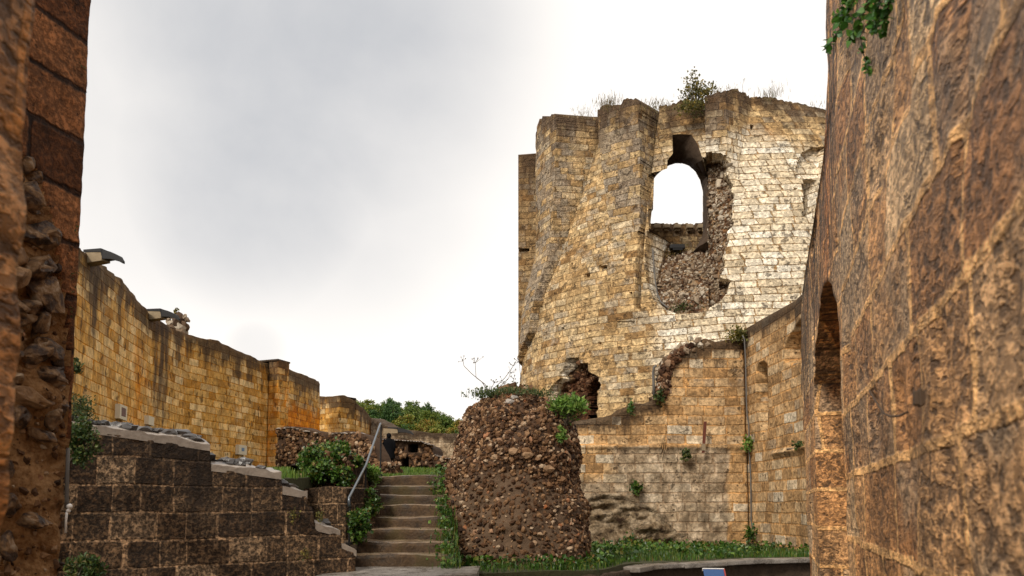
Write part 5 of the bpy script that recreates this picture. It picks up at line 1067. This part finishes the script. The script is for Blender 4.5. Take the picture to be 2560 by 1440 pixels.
# ------------------------------------------------------------------ the walker
def person(loc, H):
    root = thing('person', 'person in a long black coat seen from behind at the top of the steps', 'person', loc); k = H / 1.75
    J = {'pelvis': (0, 0, .95, .15, .12), 'belly': (0, 0, 1.12, .15, .115), 'chest': (0, .01, 1.32, .18, .13), 'neckb': (0, .0, 1.47, .10, .085), 'neck': (0, .01, 1.53, .055, .06), 'head': (0, .03, 1.63, .078, .095), 'crown': (0, .02, 1.71, .06, .07)}
    E = [('pelvis', 'belly'), ('belly', 'chest'), ('chest', 'neckb'), ('neckb', 'neck'), ('neck', 'head'), ('head', 'crown')]
    for s, nm in ((-1, 'l'), (1, 'r')):
        J.update({nm + 'sh': (s * .17, 0, 1.43, .07, .075), nm + 'el': (s * .235, -.03, 1.17, .052, .055), nm + 'wr': (s * .22, .05, .94, .036, .036), nm + 'pal': (s * .215, .07, .87, .035, .022), nm + 'fin': (s * .21, .085, .79, .022, .016),
                  nm + 'hip': (s * .09, 0, .88, .095, .10), nm + 'kn': (s * .095, .015 + s * .03, .49, .062, .066), nm + 'an': (s * .095, -.02 + s * .07, .09, .042, .046), nm + 'toe': (s * .105, .13 + s * .07, .035, .042, .03)})
        E += [('chest', nm + 'sh'), (nm + 'sh', nm + 'el'), (nm + 'el', nm + 'wr'), (nm + 'wr', nm + 'pal'), (nm + 'pal', nm + 'fin'), ('pelvis', nm + 'hip'), (nm + 'hip', nm + 'kn'), (nm + 'kn', nm + 'an'), (nm + 'an', nm + 'toe')]
    keys = list(J); me = bpy.data.meshes.new('tmp'); me.from_pydata([J[q][:3] for q in keys], [(keys.index(a), keys.index(b_)) for a, b_ in E], [])
    o = bpy.data.objects.new('tmp', me); COL.objects.link(o); md = o.modifiers.new('s', 'SKIN'); md.use_smooth_shade = True
    for i_, q in enumerate(keys):
        sv = me.skin_vertices[0].data[i_]; sv.radius = J[q][3:5]; sv.use_root = (q == 'pelvis')
    o.modifiers.new('u', 'SUBSURF').levels = 2; dg = bpy.context.evaluated_depsgraph_get(); em = bpy.data.meshes.new_from_object(o.evaluated_get(dg))
    V = np.array([v.co[:] for v in em.vertices]); Fc = [tuple(p.vertices) for p in em.polygons]; bpy.data.objects.remove(o)
    mi = [1 if (V[f[0]][2] > 1.52 or (abs(V[f[0]][0]) > .17 and V[f[0]][2] < .93)) else 0 for f in Fc]
    lo = np.array(loc, float)
    mesh('body', V * k + lo, Fc, [M['cloth'], M['skin']], root, smooth=True, mi=mi)
    prof = [(.62, .25, .19), (.75, .245, .185), (.95, .225, .17), (1.12, .21, .16), (1.28, .225, .165), (1.40, .215, .15), (1.47, .14, .11), (1.54, .085, .085)]; n = 28; R_ = []
    for z, a, c in prof:
        a *= 1.15; t = np.linspace(0, 2 * np.pi, n, endpoint=False); wv = 1 + .03 * np.sin(t * 7 + z * 3) * (1.5 - z); R_.append(np.stack([a * np.cos(t) * wv, .01 + c * np.sin(t) * wv, z + 0 * t], -1))
    V = np.concatenate(R_); Fc = [(i * n + q, i * n + (q + 1) % n, (i + 1) * n + (q + 1) % n, (i + 1) * n + q) for i in range(len(prof) - 1) for q in range(n)]
    mesh('coat', V * k + lo, Fc, M['cloth'], root, smooth=True)
    m = MB()
    for s in (-1, 1): m.tube(np.array([(s * .15, 0, 1.44), (s * .225, -.015, 1.30), (s * .25, -.03, 1.17), (s * .24, .02, 1.04), (s * .228, .05, .95)]) * k + lo, np.array([.088, .085, .076, .066, .055]) * k, 12)
    m.build('sleeves', M['cloth'], root, smooth=True)
    V, Fc = ico(3); V = V * [.108, .125, .135] + [0, .015, 1.64]; V = V[:]; m = MB(); m.add(V * k + lo, [f for f in Fc if not (V[f].mean(0)[1] > .09 and V[f].mean(0)[2] < 1.70)]); m.build('hood', M['cloth'], root, smooth=True)
pz = at(971, 1181, 33); person((pz[0], pz[1], pz[2]), 1.70)
# ------------------------------------------------------------------ vegetation helpers
def unit(v): return v / (np.linalg.norm(v, axis=-1, keepdims=True) + 1e-9)
def leaf_arr(P, size, ax=None, up=0.4, wid=0.45, jit=0.35):
    n = len(P); A = unit(RNG.normal(size=(n, 3)) + np.array([0, 0, up]) if ax is None else ax + jit * RNG.normal(size=(n, 3))); N_ = unit(RNG.normal(size=(n, 3)) + np.array([0, -0.3, 0.8]))
    B_ = unit(np.cross(A, N_)); C_ = np.cross(B_, A); s = (np.asarray(size) * RNG.uniform(0.4, 1.5, n))[:, None]
    V = np.stack([P, P + A * s * .5 + B_ * s * wid + C_ * s * .12, P + A * s, P + A * s * .5 - B_ * s * wid + C_ * s * .12], 1).reshape(-1, 3)
    return V, np.arange(4 * n).reshape(n, 4)
def grass_arr(P, h, w, lean=0.35):
    n = len(P); a = RNG.uniform(0, 2 * np.pi, n); d = np.stack([np.cos(a), np.sin(a), 0 * a], -1); s = np.stack([-np.sin(a), np.cos(a), 0 * a], -1); hh = (np.asarray(h) * RNG.uniform(0.5, 1.25, n))[:, None]; l = RNG.uniform(0.1, 1.0, n)[:, None] * lean
    z = np.array([0, 0, 1.0]); p0 = P; p1 = P + hh * (z * .55 + d * l * .25); p2 = P + hh * (z * .92 + d * l); ww = (np.asarray(w) * RNG.uniform(.6, 1.3, n))[:, None]
    V = np.stack([p0 - s * ww, p0 + s * ww, p1 + s * ww * .8, p1 - s * ww * .8, p2 + s * ww * .08, p2 - s * ww * .08], 1).reshape(-1, 3); k = np.arange(n)[:, None] * 6
    return V, np.concatenate([k + [0, 1, 2, 3], k + [3, 2, 4, 5]])
def join(*vf):
    Vs, Fs, n = [], [], 0
    for V, Fc in vf: Vs.append(V); Fs.append(Fc + n); n += len(V)
    return np.concatenate(Vs), np.concatenate(Fs)
def clump(c, rad, nsub, nleaf, size, sub=0.35, flat=1.0):
    """leaf positions gathered in sub-clumps inside an ellipsoid: light and dark parts, gaps"""
    c = np.asarray(c, float); rad = np.asarray(rad, float) * np.ones(3); out = []
    for _ in range(nsub):
        q = RNG.normal(size=3); q = q / np.linalg.norm(q) * RNG.uniform(0.25, 1.0) ** 0.5; p = c + q * rad
        out.append(p + RNG.normal(size=(nleaf, 3)) * rad.mean() * sub * 0.5 * [1, 1, flat])
    return np.concatenate(out)
def plant(name, label, cat, c, rad, nsub, nleaf, size, mat, stems=6, base=None, group=None, sub=0.35, wid=0.4, up=0.5, stemr=0.008):
    base = np.asarray(c, float) - [0, 0, np.ravel(np.asarray(rad) * np.ones(3))[2]] if base is None else np.asarray(base, float)
    t = thing(name, label, cat, base, group); P = clump(c, rad, nsub, nleaf, size, sub); V, Fc = leaf_arr(P, size, wid=wid, up=up); mesh('foliage', V, Fc, mat, t)
    if stems:
        m = MB(); r3 = np.asarray(rad) * np.ones(3)
        for _ in range(stems):
            e = np.asarray(c) + RNG.normal(size=3) * r3 * 0.55; md = (base + e) / 2 + RNG.normal(size=3) * r3 * 0.12; m.tube([base + RNG.normal(size=3) * r3 * .06, md, e], [stemr, stemr * .7, stemr * .35], 5)
        m.build('stems', M['stem'], t)
    return t
# ------------------------------------------------------------------ wooded hill
def tree_proto(seed):
    global RNG; keep = RNG; RNG = np.random.default_rng(100 + seed)
    H = 8.5; m = MB(); m.tube([(0, 0, -0.6), (0.1, 0, 1.5), (0.0, .1, 4.2), (0.15, 0, 6.6)], [.24, .19, .12, .05], 8); bl = []
    for k in range(9):
        a = RNG.uniform(0, 6.28); z0 = RNG.uniform(1.8, 5.5); L_ = RNG.uniform(1.3, 2.6) * (1.1 - z0 / 12); e = np.array([math.cos(a) * L_, math.sin(a) * L_, z0 + RNG.uniform(.6, 1.6)]); m.tube([(0, 0, z0), e * [.5, .5, 1] - [0, 0, .25], e], [.08, .05, .02], 5); bl.append(e)
    for k in range(17):
        a = RNG.uniform(0, 6.28); z = RNG.uniform(2.2, 7.7); r = 2.75 * math.sqrt(max(0.05, 1 - ((z - 4.6) / 3.6) ** 2)) * RNG.uniform(.45, 1); bl.append(np.array([math.cos(a) * r, math.sin(a) * r, z]))
    P = np.concatenate([p + RNG.normal(size=(110, 3)) * [.5, .5, .36] for p in bl]); V, Fc = leaf_arr(P, 0.40, up=0.1, wid=.5); RNG = keep; return m, V, Fc
rows_ = [(118, 'front'), (128, 'second'), (139, 'third'), (151, 'fourth'), (164, 'fifth'), (177, 'sixth'), (190, 'ridge')]; proto = []
for s in range(3):
    m, V, Fc = tree_proto(s); proto.append((m, V, Fc))
made = {}
nth = ['first', 'second', 'third', 'fourth', 'fifth', 'sixth', 'seventh', 'eighth', 'ninth', 'tenth', 'eleventh', 'twelfth', 'thirteenth', 'fourteenth', 'fifteenth', 'sixteenth', 'seventeenth', 'eighteenth']
for ri_, (Yr, nm) in enumerate(rows_):
    for i, u in enumerate(np.arange(868 + 12 * (ri_ % 2), 1185, 30 * 118 / Yr)[:18]):
        Y = Yr + RNG.uniform(-5, 5); x = (u + RNG.uniform(-12, 12) - 1280) / F * Y; z = hillz(np.array(x), np.array(Y)); k = int(RNG.integers(0, 3)); sc = RNG.uniform(.5, .78); lab = f'round green tree in the wooded hillside, {nth[i]} from the left in the {nm} row'
        if k not in made:
            root = thing('broadleaf_tree', lab, 'tree', (0, 0, 0), 'trees on the wooded hill'); m, V, Fc = proto[k]; a = m.build('trunk', M['bark'], root); c_ = mesh('crown', V, Fc, M['tree'], root); made[k] = (root, [a, c_])
        else:
            r0, ch = made[k]; root = r0.copy(); COL.objects.link(root); root['label'] = lab
            for o_ in ch: c2 = o_.copy(); COL.objects.link(c2); c2.parent = root
        root.location = (float(x), float(Y), float(z)); root.scale = (sc, sc, sc * RNG.uniform(.9, 1.15)); root.rotation_euler = (0, 0, RNG.uniform(0, 6.28))
# ------------------------------------------------------------------ grass and ground cover (stuff)
def stuff(name, V, Fc, mat): return tag(mesh(name, V, Fc, mat), kind='stuff')
n = 26000; x = RNG.uniform(-8.5, -1.0, n); y = up_front(x) + RNG.random(n) ** 1.6 * 22
kp_ = (y > up_front(x) + 0.03) & ~((x > -2.4) & (y < 13.0)); x, y = x[kp_], y[kp_]; P = np.stack([x, y, upz(x, y) - .02], -1); V, Fc = grass_arr(P, np.where((x > -2.7), 0.05, 0.12 + 0.003 * y), 0.005 + 0.0004 * y); stuff('terrace_grass', V, Fc, M['grass'])
n = 18000; x = RNG.uniform(-0.5, 6.3, n); f_ = np.interp(x, LF[:, 0], LF[:, 1]); y = f_ + np.where(x < 1.7, 0.0, 0.32) + RNG.random(n) * (19.6 - f_); kp_ = ((x - 0.13) ** 2 / 1.3 ** 2 + (y - SY) ** 2 / 1.2 ** 2 > 1); x, y = x[kp_], y[kp_]
P = np.stack([x, y, loz(x, y) - .02], -1); V, Fc = grass_arr(P, 0.13, 0.006); n2 = 9000; x2 = RNG.uniform(-.45, 6.2, n2); f2 = np.interp(x2, LF[:, 0], LF[:, 1]); y2 = f2 + np.where(x2 < 1.7, .03, .35) + RNG.random(n2) * (19.5 - f2); k2 = vnoise(x2 * 1.6, y2 * 1.6) > -0.1; x2, y2 = x2[k2], y2[k2]
V2, F2 = leaf_arr(np.stack([x2, y2, loz(x2, y2) + RNG.uniform(0.02, 0.17, len(x2))], -1), 0.07, up=.2); V, Fc = join((V, Fc), (V2, F2)); stuff('lawn_strip', V, Fc, M['ivy'])
# grass and ivy along both sides of the steps
P = []; G = []
for k in range(-1, 8):
    z = 1.65 - .607 + .165 * k; y0 = 10.1 + .367 * k; x1 = -0.80 - .045 * k
    for _ in range(85): P.append((x1 - abs(RNG.normal()) * .11 + .0, y0 + RNG.uniform(-.03, .42), z + RNG.uniform(0.0, .10) + (RNG.random() < .3) * .08))
    for _ in range(75): G.append((x1 - abs(RNG.normal()) * .10 + .0, y0 + RNG.uniform(-.02, .4), z - .01))
    for _ in range(50): G.append((x1 + RNG.uniform(0.0, .1), y0 + RNG.uniform(-.02, .4), z + RNG.uniform(-.12, .02)))
V, Fc = join(leaf_arr(np.array(P), .05), grass_arr(np.array(G), .16, .004, .6)); stuff('step_weeds', V, Fc, M['ivy'])
# soil bank between steps and stump
bx_ = np.linspace(0, 1, 24); by_ = np.linspace(0, 1, 30); BX, BY = np.meshgrid(bx_, by_); yy = 9.9 + BY * 3.3; zz_ = 1.65 - .607 + (yy - 10.1) / .367 * .165 - .10; X1 = -0.80 - .045 * (yy - 10.1) / .367 - .02
bs = sst(0.0, 0.22, BX); bzz = np.minimum(zz_, 2.2); bzz = bzz * (1 - bs) + loz(0 * yy, 10.5 + 0 * yy) * bs; bzz = np.where(yy > 11.2, np.minimum(zz_, 2.2) * (1 - bs * sst(11.9, 11.2, yy)) + .8 * bs * sst(11.9, 11.2, yy), bzz)
terr('bank', X1 + BX * 0.4, yy, bzz + .04 * fbm(BX * 5, BY * 9, 3), M['soil'], skirt=0.0)
# stair-head grass fringe
P = np.stack([RNG.uniform(-2.35, -1.0, 1500), RNG.uniform(12.85, 13.8, 1500), np.full(1500, 2.18)], -1); V, Fc = grass_arr(P, .075, .004, .6); stuff('stair_head_grass', V, Fc, M['grass'])
# ------------------------------------------------------------------ individual plants
t = plant('ivy_mound', 'dense green ivy heap over the ruined block left of the handrail', 'ivy', at(815, 1140, 11.7), (.34, .40, .11), 42, 50, .042, M['ivy'], 8, wid=.5, up=.2)
P = np.concatenate([clump(at(u, v, Y), (a, .22, c), k, 34, .045) for u, v, Y, a, c, k in ((770, 1150, 11.3, .14, .16, 18), (845, 1140, 11.4, .18, .12, 26), (880, 1155, 11.5, .14, .09, 22), (905, 1172, 12.0, .12, .05, 12), (800, 1175, 11.15, .22, .14, 34), (775, 1198, 11.1, .10, .06, 8), (840, 1118, 12.0, .20, .08, 16), (850, 1185, 11.15, .12, .12, 18), (868, 1200, 11.15, .06, .12, 8))])
V, Fc = leaf_arr(P, .046, up=.2, wid=.5); mesh('trailing_foliage', V, Fc, M['ivy'], t)
plant('ivy_patch', 'ivy hanging at the foot of the handrail left of the lower steps', 'ivy', at(897, 1310, 10.35), (.11, .2, .24), 34, 45, .042, M['ivy'], 4, wid=.5, up=0)
plant('ivy_patch', 'ivy tuft beside the middle handrail post', 'ivy', at(925, 1255, 11.1), (.13, .25, .2), 34, 45, .042, M['ivy'], 4, wid=.5, up=0)
plant('ivy_patch', 'pale moss and weeds beside the top handrail post', 'ivy', at(930, 1185, 12.3), (.10, .3, .14), 24, 40, .04, M['bush'], 3, wid=.5, up=0)
plant('creeper', 'low creeper on the moss-covered ledge left of the ivy heap', 'creeper', at(770, 1208, 11.2), (.22, .1, .05), 14, 30, .05, M['topbush'], 2)
plant('shrub', 'bright green shrub on top of the flint stump in front of the cave hole', 'shrub', at(1420, 1020, 11.6), (.27, .2, .15), 34, 30, .075, M['bush'], 14, base=at(1415, 1062, 11.6), wid=.22, up=.9)
plant('shrub', 'small shrub sprig hanging on the upper right of the flint stump', 'shrub', at(1403, 1090, 11.35), (.05, .05, .12), 9, 22, .06, M['bush'], 4, wid=.25)
for u, v, nb, lab in ((1216, 990, 900, 'dark weedy grass on top of the flint stump, left side'), (1275, 984, 800, 'dark weedy grass in the middle of the flint stump top'), (1340, 990, 600, 'short green weeds on the right half of the stump top')):
    p = at(u, v, 11.9); G = p + RNG.normal(size=(nb // 3, 3)) * [.14, .2, .015]; L_ = p + RNG.normal(size=(nb // 3, 3)) * [.15, .2, .035] + [0, 0, .03]; V, Fc = join(grass_arr(G, .11, .0035, .6), leaf_arr(L_, .035)); tag(mesh('weed_tuft', V, Fc, M['darkbush']), lab, 'weeds')
def umbel(label, stems, Y):
    t = thing('dry_umbel', label, 'dry plant', at(*stems[0][0], Y)); m = MB(); hd = []
    for L_ in stems:
        P_ = np.array([at(u, v, Y + .1 * i) for i, (u, v) in enumerate(L_)]); m.tube(P_, np.linspace(.007, .0035, len(P_)), 5); tip = P_[-1]
        for _ in range(7):
            q = tip + RNG.normal(size=3) * [.04, .03, .028] + [0, 0, .03]; m.tube([tip - [0, 0, .02], q], .0022, 4); hd.append(q)
    m.build('stalks', M['stem'], t); mesh('seed_heads', *join(*[(ico(1)[0] * RNG.uniform(.006, .012) + q, ico(1)[1]) for q in hd]), M['stem'], t)
umbel('tall dry umbel stalks standing on the left of the flint stump top', [[(1224, 985), (1205, 955), (1180, 935), (1160, 915), (1157, 900)], [(1226, 985), (1212, 960), (1190, 944), (1188, 905)], [(1230, 985), (1238, 968), (1262, 945), (1280, 920), (1284, 912)], [(1232, 985), (1246, 970), (1272, 945), (1276, 930)], [(1228, 985), (1229, 970), (1236, 955)]], 11.9)
umbel('fine dry stalks on the right end of the flint stump grass', [[(1282, 985), (1286, 965), (1284, 945)], [(1262, 985), (1258, 970), (1261, 958)], [(1300, 988), (1304, 970), (1298, 902)]], 12.1)
# plants on the keep top
t = thing('bush', 'small spindly bush growing on the broken top of the keep above the big window', 'shrub', at(1745, 250, 27.2)); m = MB(); Lp = []
for (u, v) in ((1716, 196), (1728, 182), (1738, 184), (1724, 215), (1712, 225), (1745, 205), (1752, 212), (1765, 214), (1780, 216), (1772, 225), (1735, 205), (1755, 225), (1708, 238), (1790, 222)):
    a = at(1742 + RNG.uniform(-8, 8), 252, 27.2); e = at(u, v, 27.2 + RNG.uniform(-.4, .4)); md = (a + e) / 2 + RNG.normal(size=3) * .06; m.tube([a, md, e], [.02, .013, .006], 5)
    for q in np.linspace(.35, 1.05, 7): c_ = a * (1 - q) + e * q; Lp.append(c_ + RNG.normal(size=(9, 3)) * .075)
m.build('branches', M['stem'], t); V, Fc = leaf_arr(np.concatenate(Lp), .085, wid=.4); mesh('foliage', V, Fc, M['topbush'], t)
def toptuft(u, v, Y, w_, n_, h, mat, label, name='grass_tuft', leaves=0):
    p = at(u, v, Y); G = p + RNG.normal(size=(n_, 3)) * [w_, .25, .03]; A = [grass_arr(G, h, .007, .7)]
    if leaves: A.append(leaf_arr(p + RNG.normal(size=(leaves, 3)) * [w_, .2, .12], .07))
    tag(mesh(name, *join(*A), mat), label, 'grass tuft')
toptuft(1520, 262, 27.6, .25, 320, .22, M['drygrass'], 'dry tuft on top of the wide middle buttress of the keep')
toptuft(1640, 268, 27.4, .35, 380, .16, M['drygrass'], 'brown grass along the keep top between buttress and bush')
toptuft(1730, 268, 27.1, .3, 260, .2, M['topbush'], 'mossy yellow-green growth under the keep bush', leaves=500)
toptuft(1460, 288, 29.2, .3, 120, .2, M['drygrass'], 'thin dry grass between the two left buttress tops of the keep')
toptuft(1795, 234, 26.9, .4, 260, .12, M['drygrass'], 'low brown grass right of the bush on the keep top')
toptuft(1930, 242, 26.9, .25, 120, .3, M['drygrass'], 'sparse dry stalks on the keep top right of the bush')
toptuft(2035, 270, 27.3, .2, 60, .15, M['drygrass'], 'scrap of grass on the keep top beside the near wall')
for L_, lab in (([(1858, 232), (1856, 215), (1860, 200)], 'wispy stalk on the keep top right of the bush'), ([(1934, 240), (1930, 220), (1932, 205)], 'wispy stalk in the dry tuft on the keep top')): umbel(lab, [L_], 26.9)
def face_tuft(u, v, hw, hh, n_, mat, label, name='wall_plant', Y=None, size=.075):
    if Y is None: p = tower_pts([(u, v)], .15)[0]
    else: p = at(u, v, Y)
    k = p[1] / F; P_ = p + RNG.normal(size=(n_, 3)) * [hw * k * .5, .08, hh * k * .5]; tag(mesh(name, *leaf_arr(P_, size, up=-.1), mat), label, 'plant')
face_tuft(1720, 770, 48, 12, 420, M['darkbush'], 'dark moss on the ledge at the foot of the rubble below the big window')
face_tuft(1690, 628, 40, 14, 260, M['drygrass'], 'reddish dry weeds around the floodlight')
face_tuft(1568, 975, 14, 55, 330, M['ivy'], 'ivy strand climbing the keep right of the cave hole', 'ivy_strand')
face_tuft(1585, 985, 8, 40, 160, M['ivy'], 'short ivy strand beside the longer one on the keep', 'ivy_strand')
face_tuft(1606, 925, 12, 16, 200, M['darkbush'], 'round dark plant on the keep face beside the bent pipe')
face_tuft(1544, 912, 8, 8, 70, M['darkbush'], 'tiny dark plant on the keep face above the ivy strands')
face_tuft(1578, 1018, 8, 16, 90, M['ivy'], 'ivy sprig over the step of the gatehouse wall top', Y=19.75)
face_tuft(1650, 990, 12, 18, 120, M['darkbush'], 'weeds at the base of the broken edge of the gatehouse wall', Y=19.8)
face_tuft(1846, 838, 26, 18, 420, M['topbush'], 'brown-green bush in the corner on the gatehouse wall top', Y=19.9)
face_tuft(1716, 1138, 12, 12, 150, M['darkbush'], 'dark plant under the ledge left of the rusty bar', Y=19.7)
face_tuft(1590, 1218, 14, 13, 190, M['ivy'], 'green plant on the decayed lower courses of the gatehouse', Y=19.7)
face_tuft(1870, 1110, 10, 16, 130, M['bush'], 'fern on the drain pipe at ledge height', Y=19.65)
face_tuft(1876, 1335, 12, 22, 170, M['ivy'], 'fern at the foot of the drain pipe', Y=19.5)
face_tuft(1516, 1375, 12, 26, 220, M['darkbush'], 'dark weed at the rock foot next to the stump', Y=19.0)
face_tuft(1575, 1362, 18, 24, 300, M['ivy'], 'green weed against the chalk rock, middle', Y=19.2)
face_tuft(1620, 1368, 20, 18, 300, M['topbush'], 'yellowish weed against the chalk rock, right', Y=19.2)
face_tuft(1998, 1112, 10, 7, 60, M['darkbush'], 'scrap of green on the sloping ledge of the gatehouse side wall', Y=16.5)
face_tuft(440, 779, 3, 12, 40, M['topbush'], 'tiny sprig on top of the masonry lump above the curtain wall', Y=30.5, size=.1)
# left edge shrubs
plant('shrub', 'leafy shrub spilling over the stepped wall beside the left wall end', 'shrub', at(205, 1105, 7.2), (.13, .15, .22), 60, 46, .027, M['darkivy'], 14, base=at(180, 1150, 7.3))
plant('shrub', 'dark twiggy shrub above the stepped wall beside the left wall end', 'shrub', at(192, 1035, 7.6), (.15, .15, .20), 46, 34, .026, M['darkbush'], 18, base=at(175, 1080, 7.6), wid=.25)
plant('shrub', 'small dark sprig against the curtain wall beside the left wall end', 'shrub', at(186, 918, 7.8), (.08, .08, .07), 12, 24, .04, M['darkbush'], 6, base=at(165, 925, 7.8), wid=.25)
plant('shrub', 'low green weeds at the foot of the stepped wall in the lower left corner', 'shrub', at(205, 1425, 6.6), (.16, .12, .10), 40, 32, .040, M['darkivy'], 12, base=at(200, 1470, 6.7), wid=.25)
for u, v, lab in ((800, 1290, 'moss tuft on the stepped wall, upper one near its right end'), (735, 1290, 'moss tuft in the middle courses of the stepped wall'), (765, 1385, 'moss tuft low on the stepped wall')): face_tuft(u, v, 9, 16, 110, M['topbush'], lab, 'moss_tuft', Y=dp.y(dp.hit(u, v)[0]) - .04, size=.022)
# weeds under the stump
P = []
for k in range(900): th_ = RNG.uniform(-2.9, -0.2); p = stump_pt(np.array(th_), 0.8, RNG.uniform(.0, .28)); P.append((p[0], p[1], loz(p[0], p[1]) + RNG.uniform(0, .15)))
stuff('stump_weeds', *join(leaf_arr(np.array(P), .06), grass_arr(np.array(P) * [1, 1, 0] + np.stack([0 * np.array(P)[:, 0], 0 * np.array(P)[:, 0], loz(np.array(P)[:, 0], np.array(P)[:, 1]) - .01], -1), .14, .004, .6)), M['ivy'])
# sprigs along the edge of the left wall end
P = np.concatenate([at(u, v, 4.78) + RNG.normal(size=(k, 3)) * [.008, .02, .025] for u, v, k in ((207, 40, 14), (210, 62, 22), (205, 95, 14), (203, 130, 12), (206, 174, 20), (200, 205, 14), (188, 570, 10), (183, 690, 20), (182, 735, 14), (181, 785, 10))])
tag(mesh('edge_sprigs', *leaf_arr(P, .022, wid=.25), M['darkbush']), 'row of tiny dry sprigs along the edge of the left wall end', 'weeds')
# ivy with large leaves hanging in at the top right
iv = thing('hanging_ivy', 'hanging spray of large green leaves on the near wall at the top right', 'creeper', at(2150, 20, 4.2)); m = MB(); LV = []; LFc = []; nV = 0
def ivY(u, v):
    d = ray(u, v); return 0.46 / (d[0] / d[1] - 0.336)
def bigleaf(p, ax, nrm_, s):
    ax = unit(ax); b_ = unit(np.cross(ax, nrm_)); n_ = np.cross(b_, ax); prof = [(0, .0), (.12, .24), (.3, .38), (.5, .36), (.72, .22), (.9, .07), (1.0, 0.0)]
    mid = [p + ax * t * s + n_ * (-.10 * s * t * t) for t, _ in prof]; lf = [q + b_ * w_ * s + n_ * s * .16 * w_ for q, (t, w_) in zip(mid, prof)]; rt = [q - b_ * w_ * s + n_ * s * .16 * w_ for q, (t, w_) in zip(mid, prof)]
    V = np.array(mid + lf + rt); k = len(prof); Fc = []
    for i in range(k - 1): Fc += [(i, i + 1, k + i + 1, k + i), (i + 1, i, 2 * k + i, 2 * k + i + 1)]
    return V, np.array(Fc)
for L_ in ([(2180, -40), (2160, 30), (2110, 60), (2080, 98), (2072, 125)], [(2200, -40), (2180, 40), (2150, 90), (2162, 150), (2170, 182)], [(2150, -40), (2130, 10), (2085, 42)], [(2230, -40), (2215, 40), (2205, 90)], [(2190, -30), (2140, 70), (2125, 100)], [(2110, -30), (2120, 20), (2095, 60)], [(2210, -40), (2195, 20), (2185, 75)]):
    P_ = np.array([at(u, v, ivY(u, v) * RNG.uniform(.955, .975)) for i, (u, v) in enumerate(L_)]); m.tube(P_, np.linspace(.005, .002, len(P_)), 5)
    for q in np.linspace(0.1, 1, 14):
        f_ = q * (len(P_) - 1); i = min(int(f_), len(P_) - 2); p = P_[i] + (P_[i + 1] - P_[i]) * (f_ - i); d_ = unit(P_[i + 1] - P_[i])
        for _ in range(4):
            V, Fc = bigleaf(p, d_ * .5 + RNG.normal(size=3) * [.8, .5, .5] + [0, -.1, -.25], unit(RNG.normal(size=3) + np.array([-.3, -.8, .7])), RNG.uniform(.022, .058) * p[1] / 4.2); LV.append(V); LFc.append(Fc + nV); nV += len(V)
m.build('vine_stems', M['stem'], iv); mesh('leaves', np.concatenate(LV), np.concatenate(LFc), M['vine'], iv)
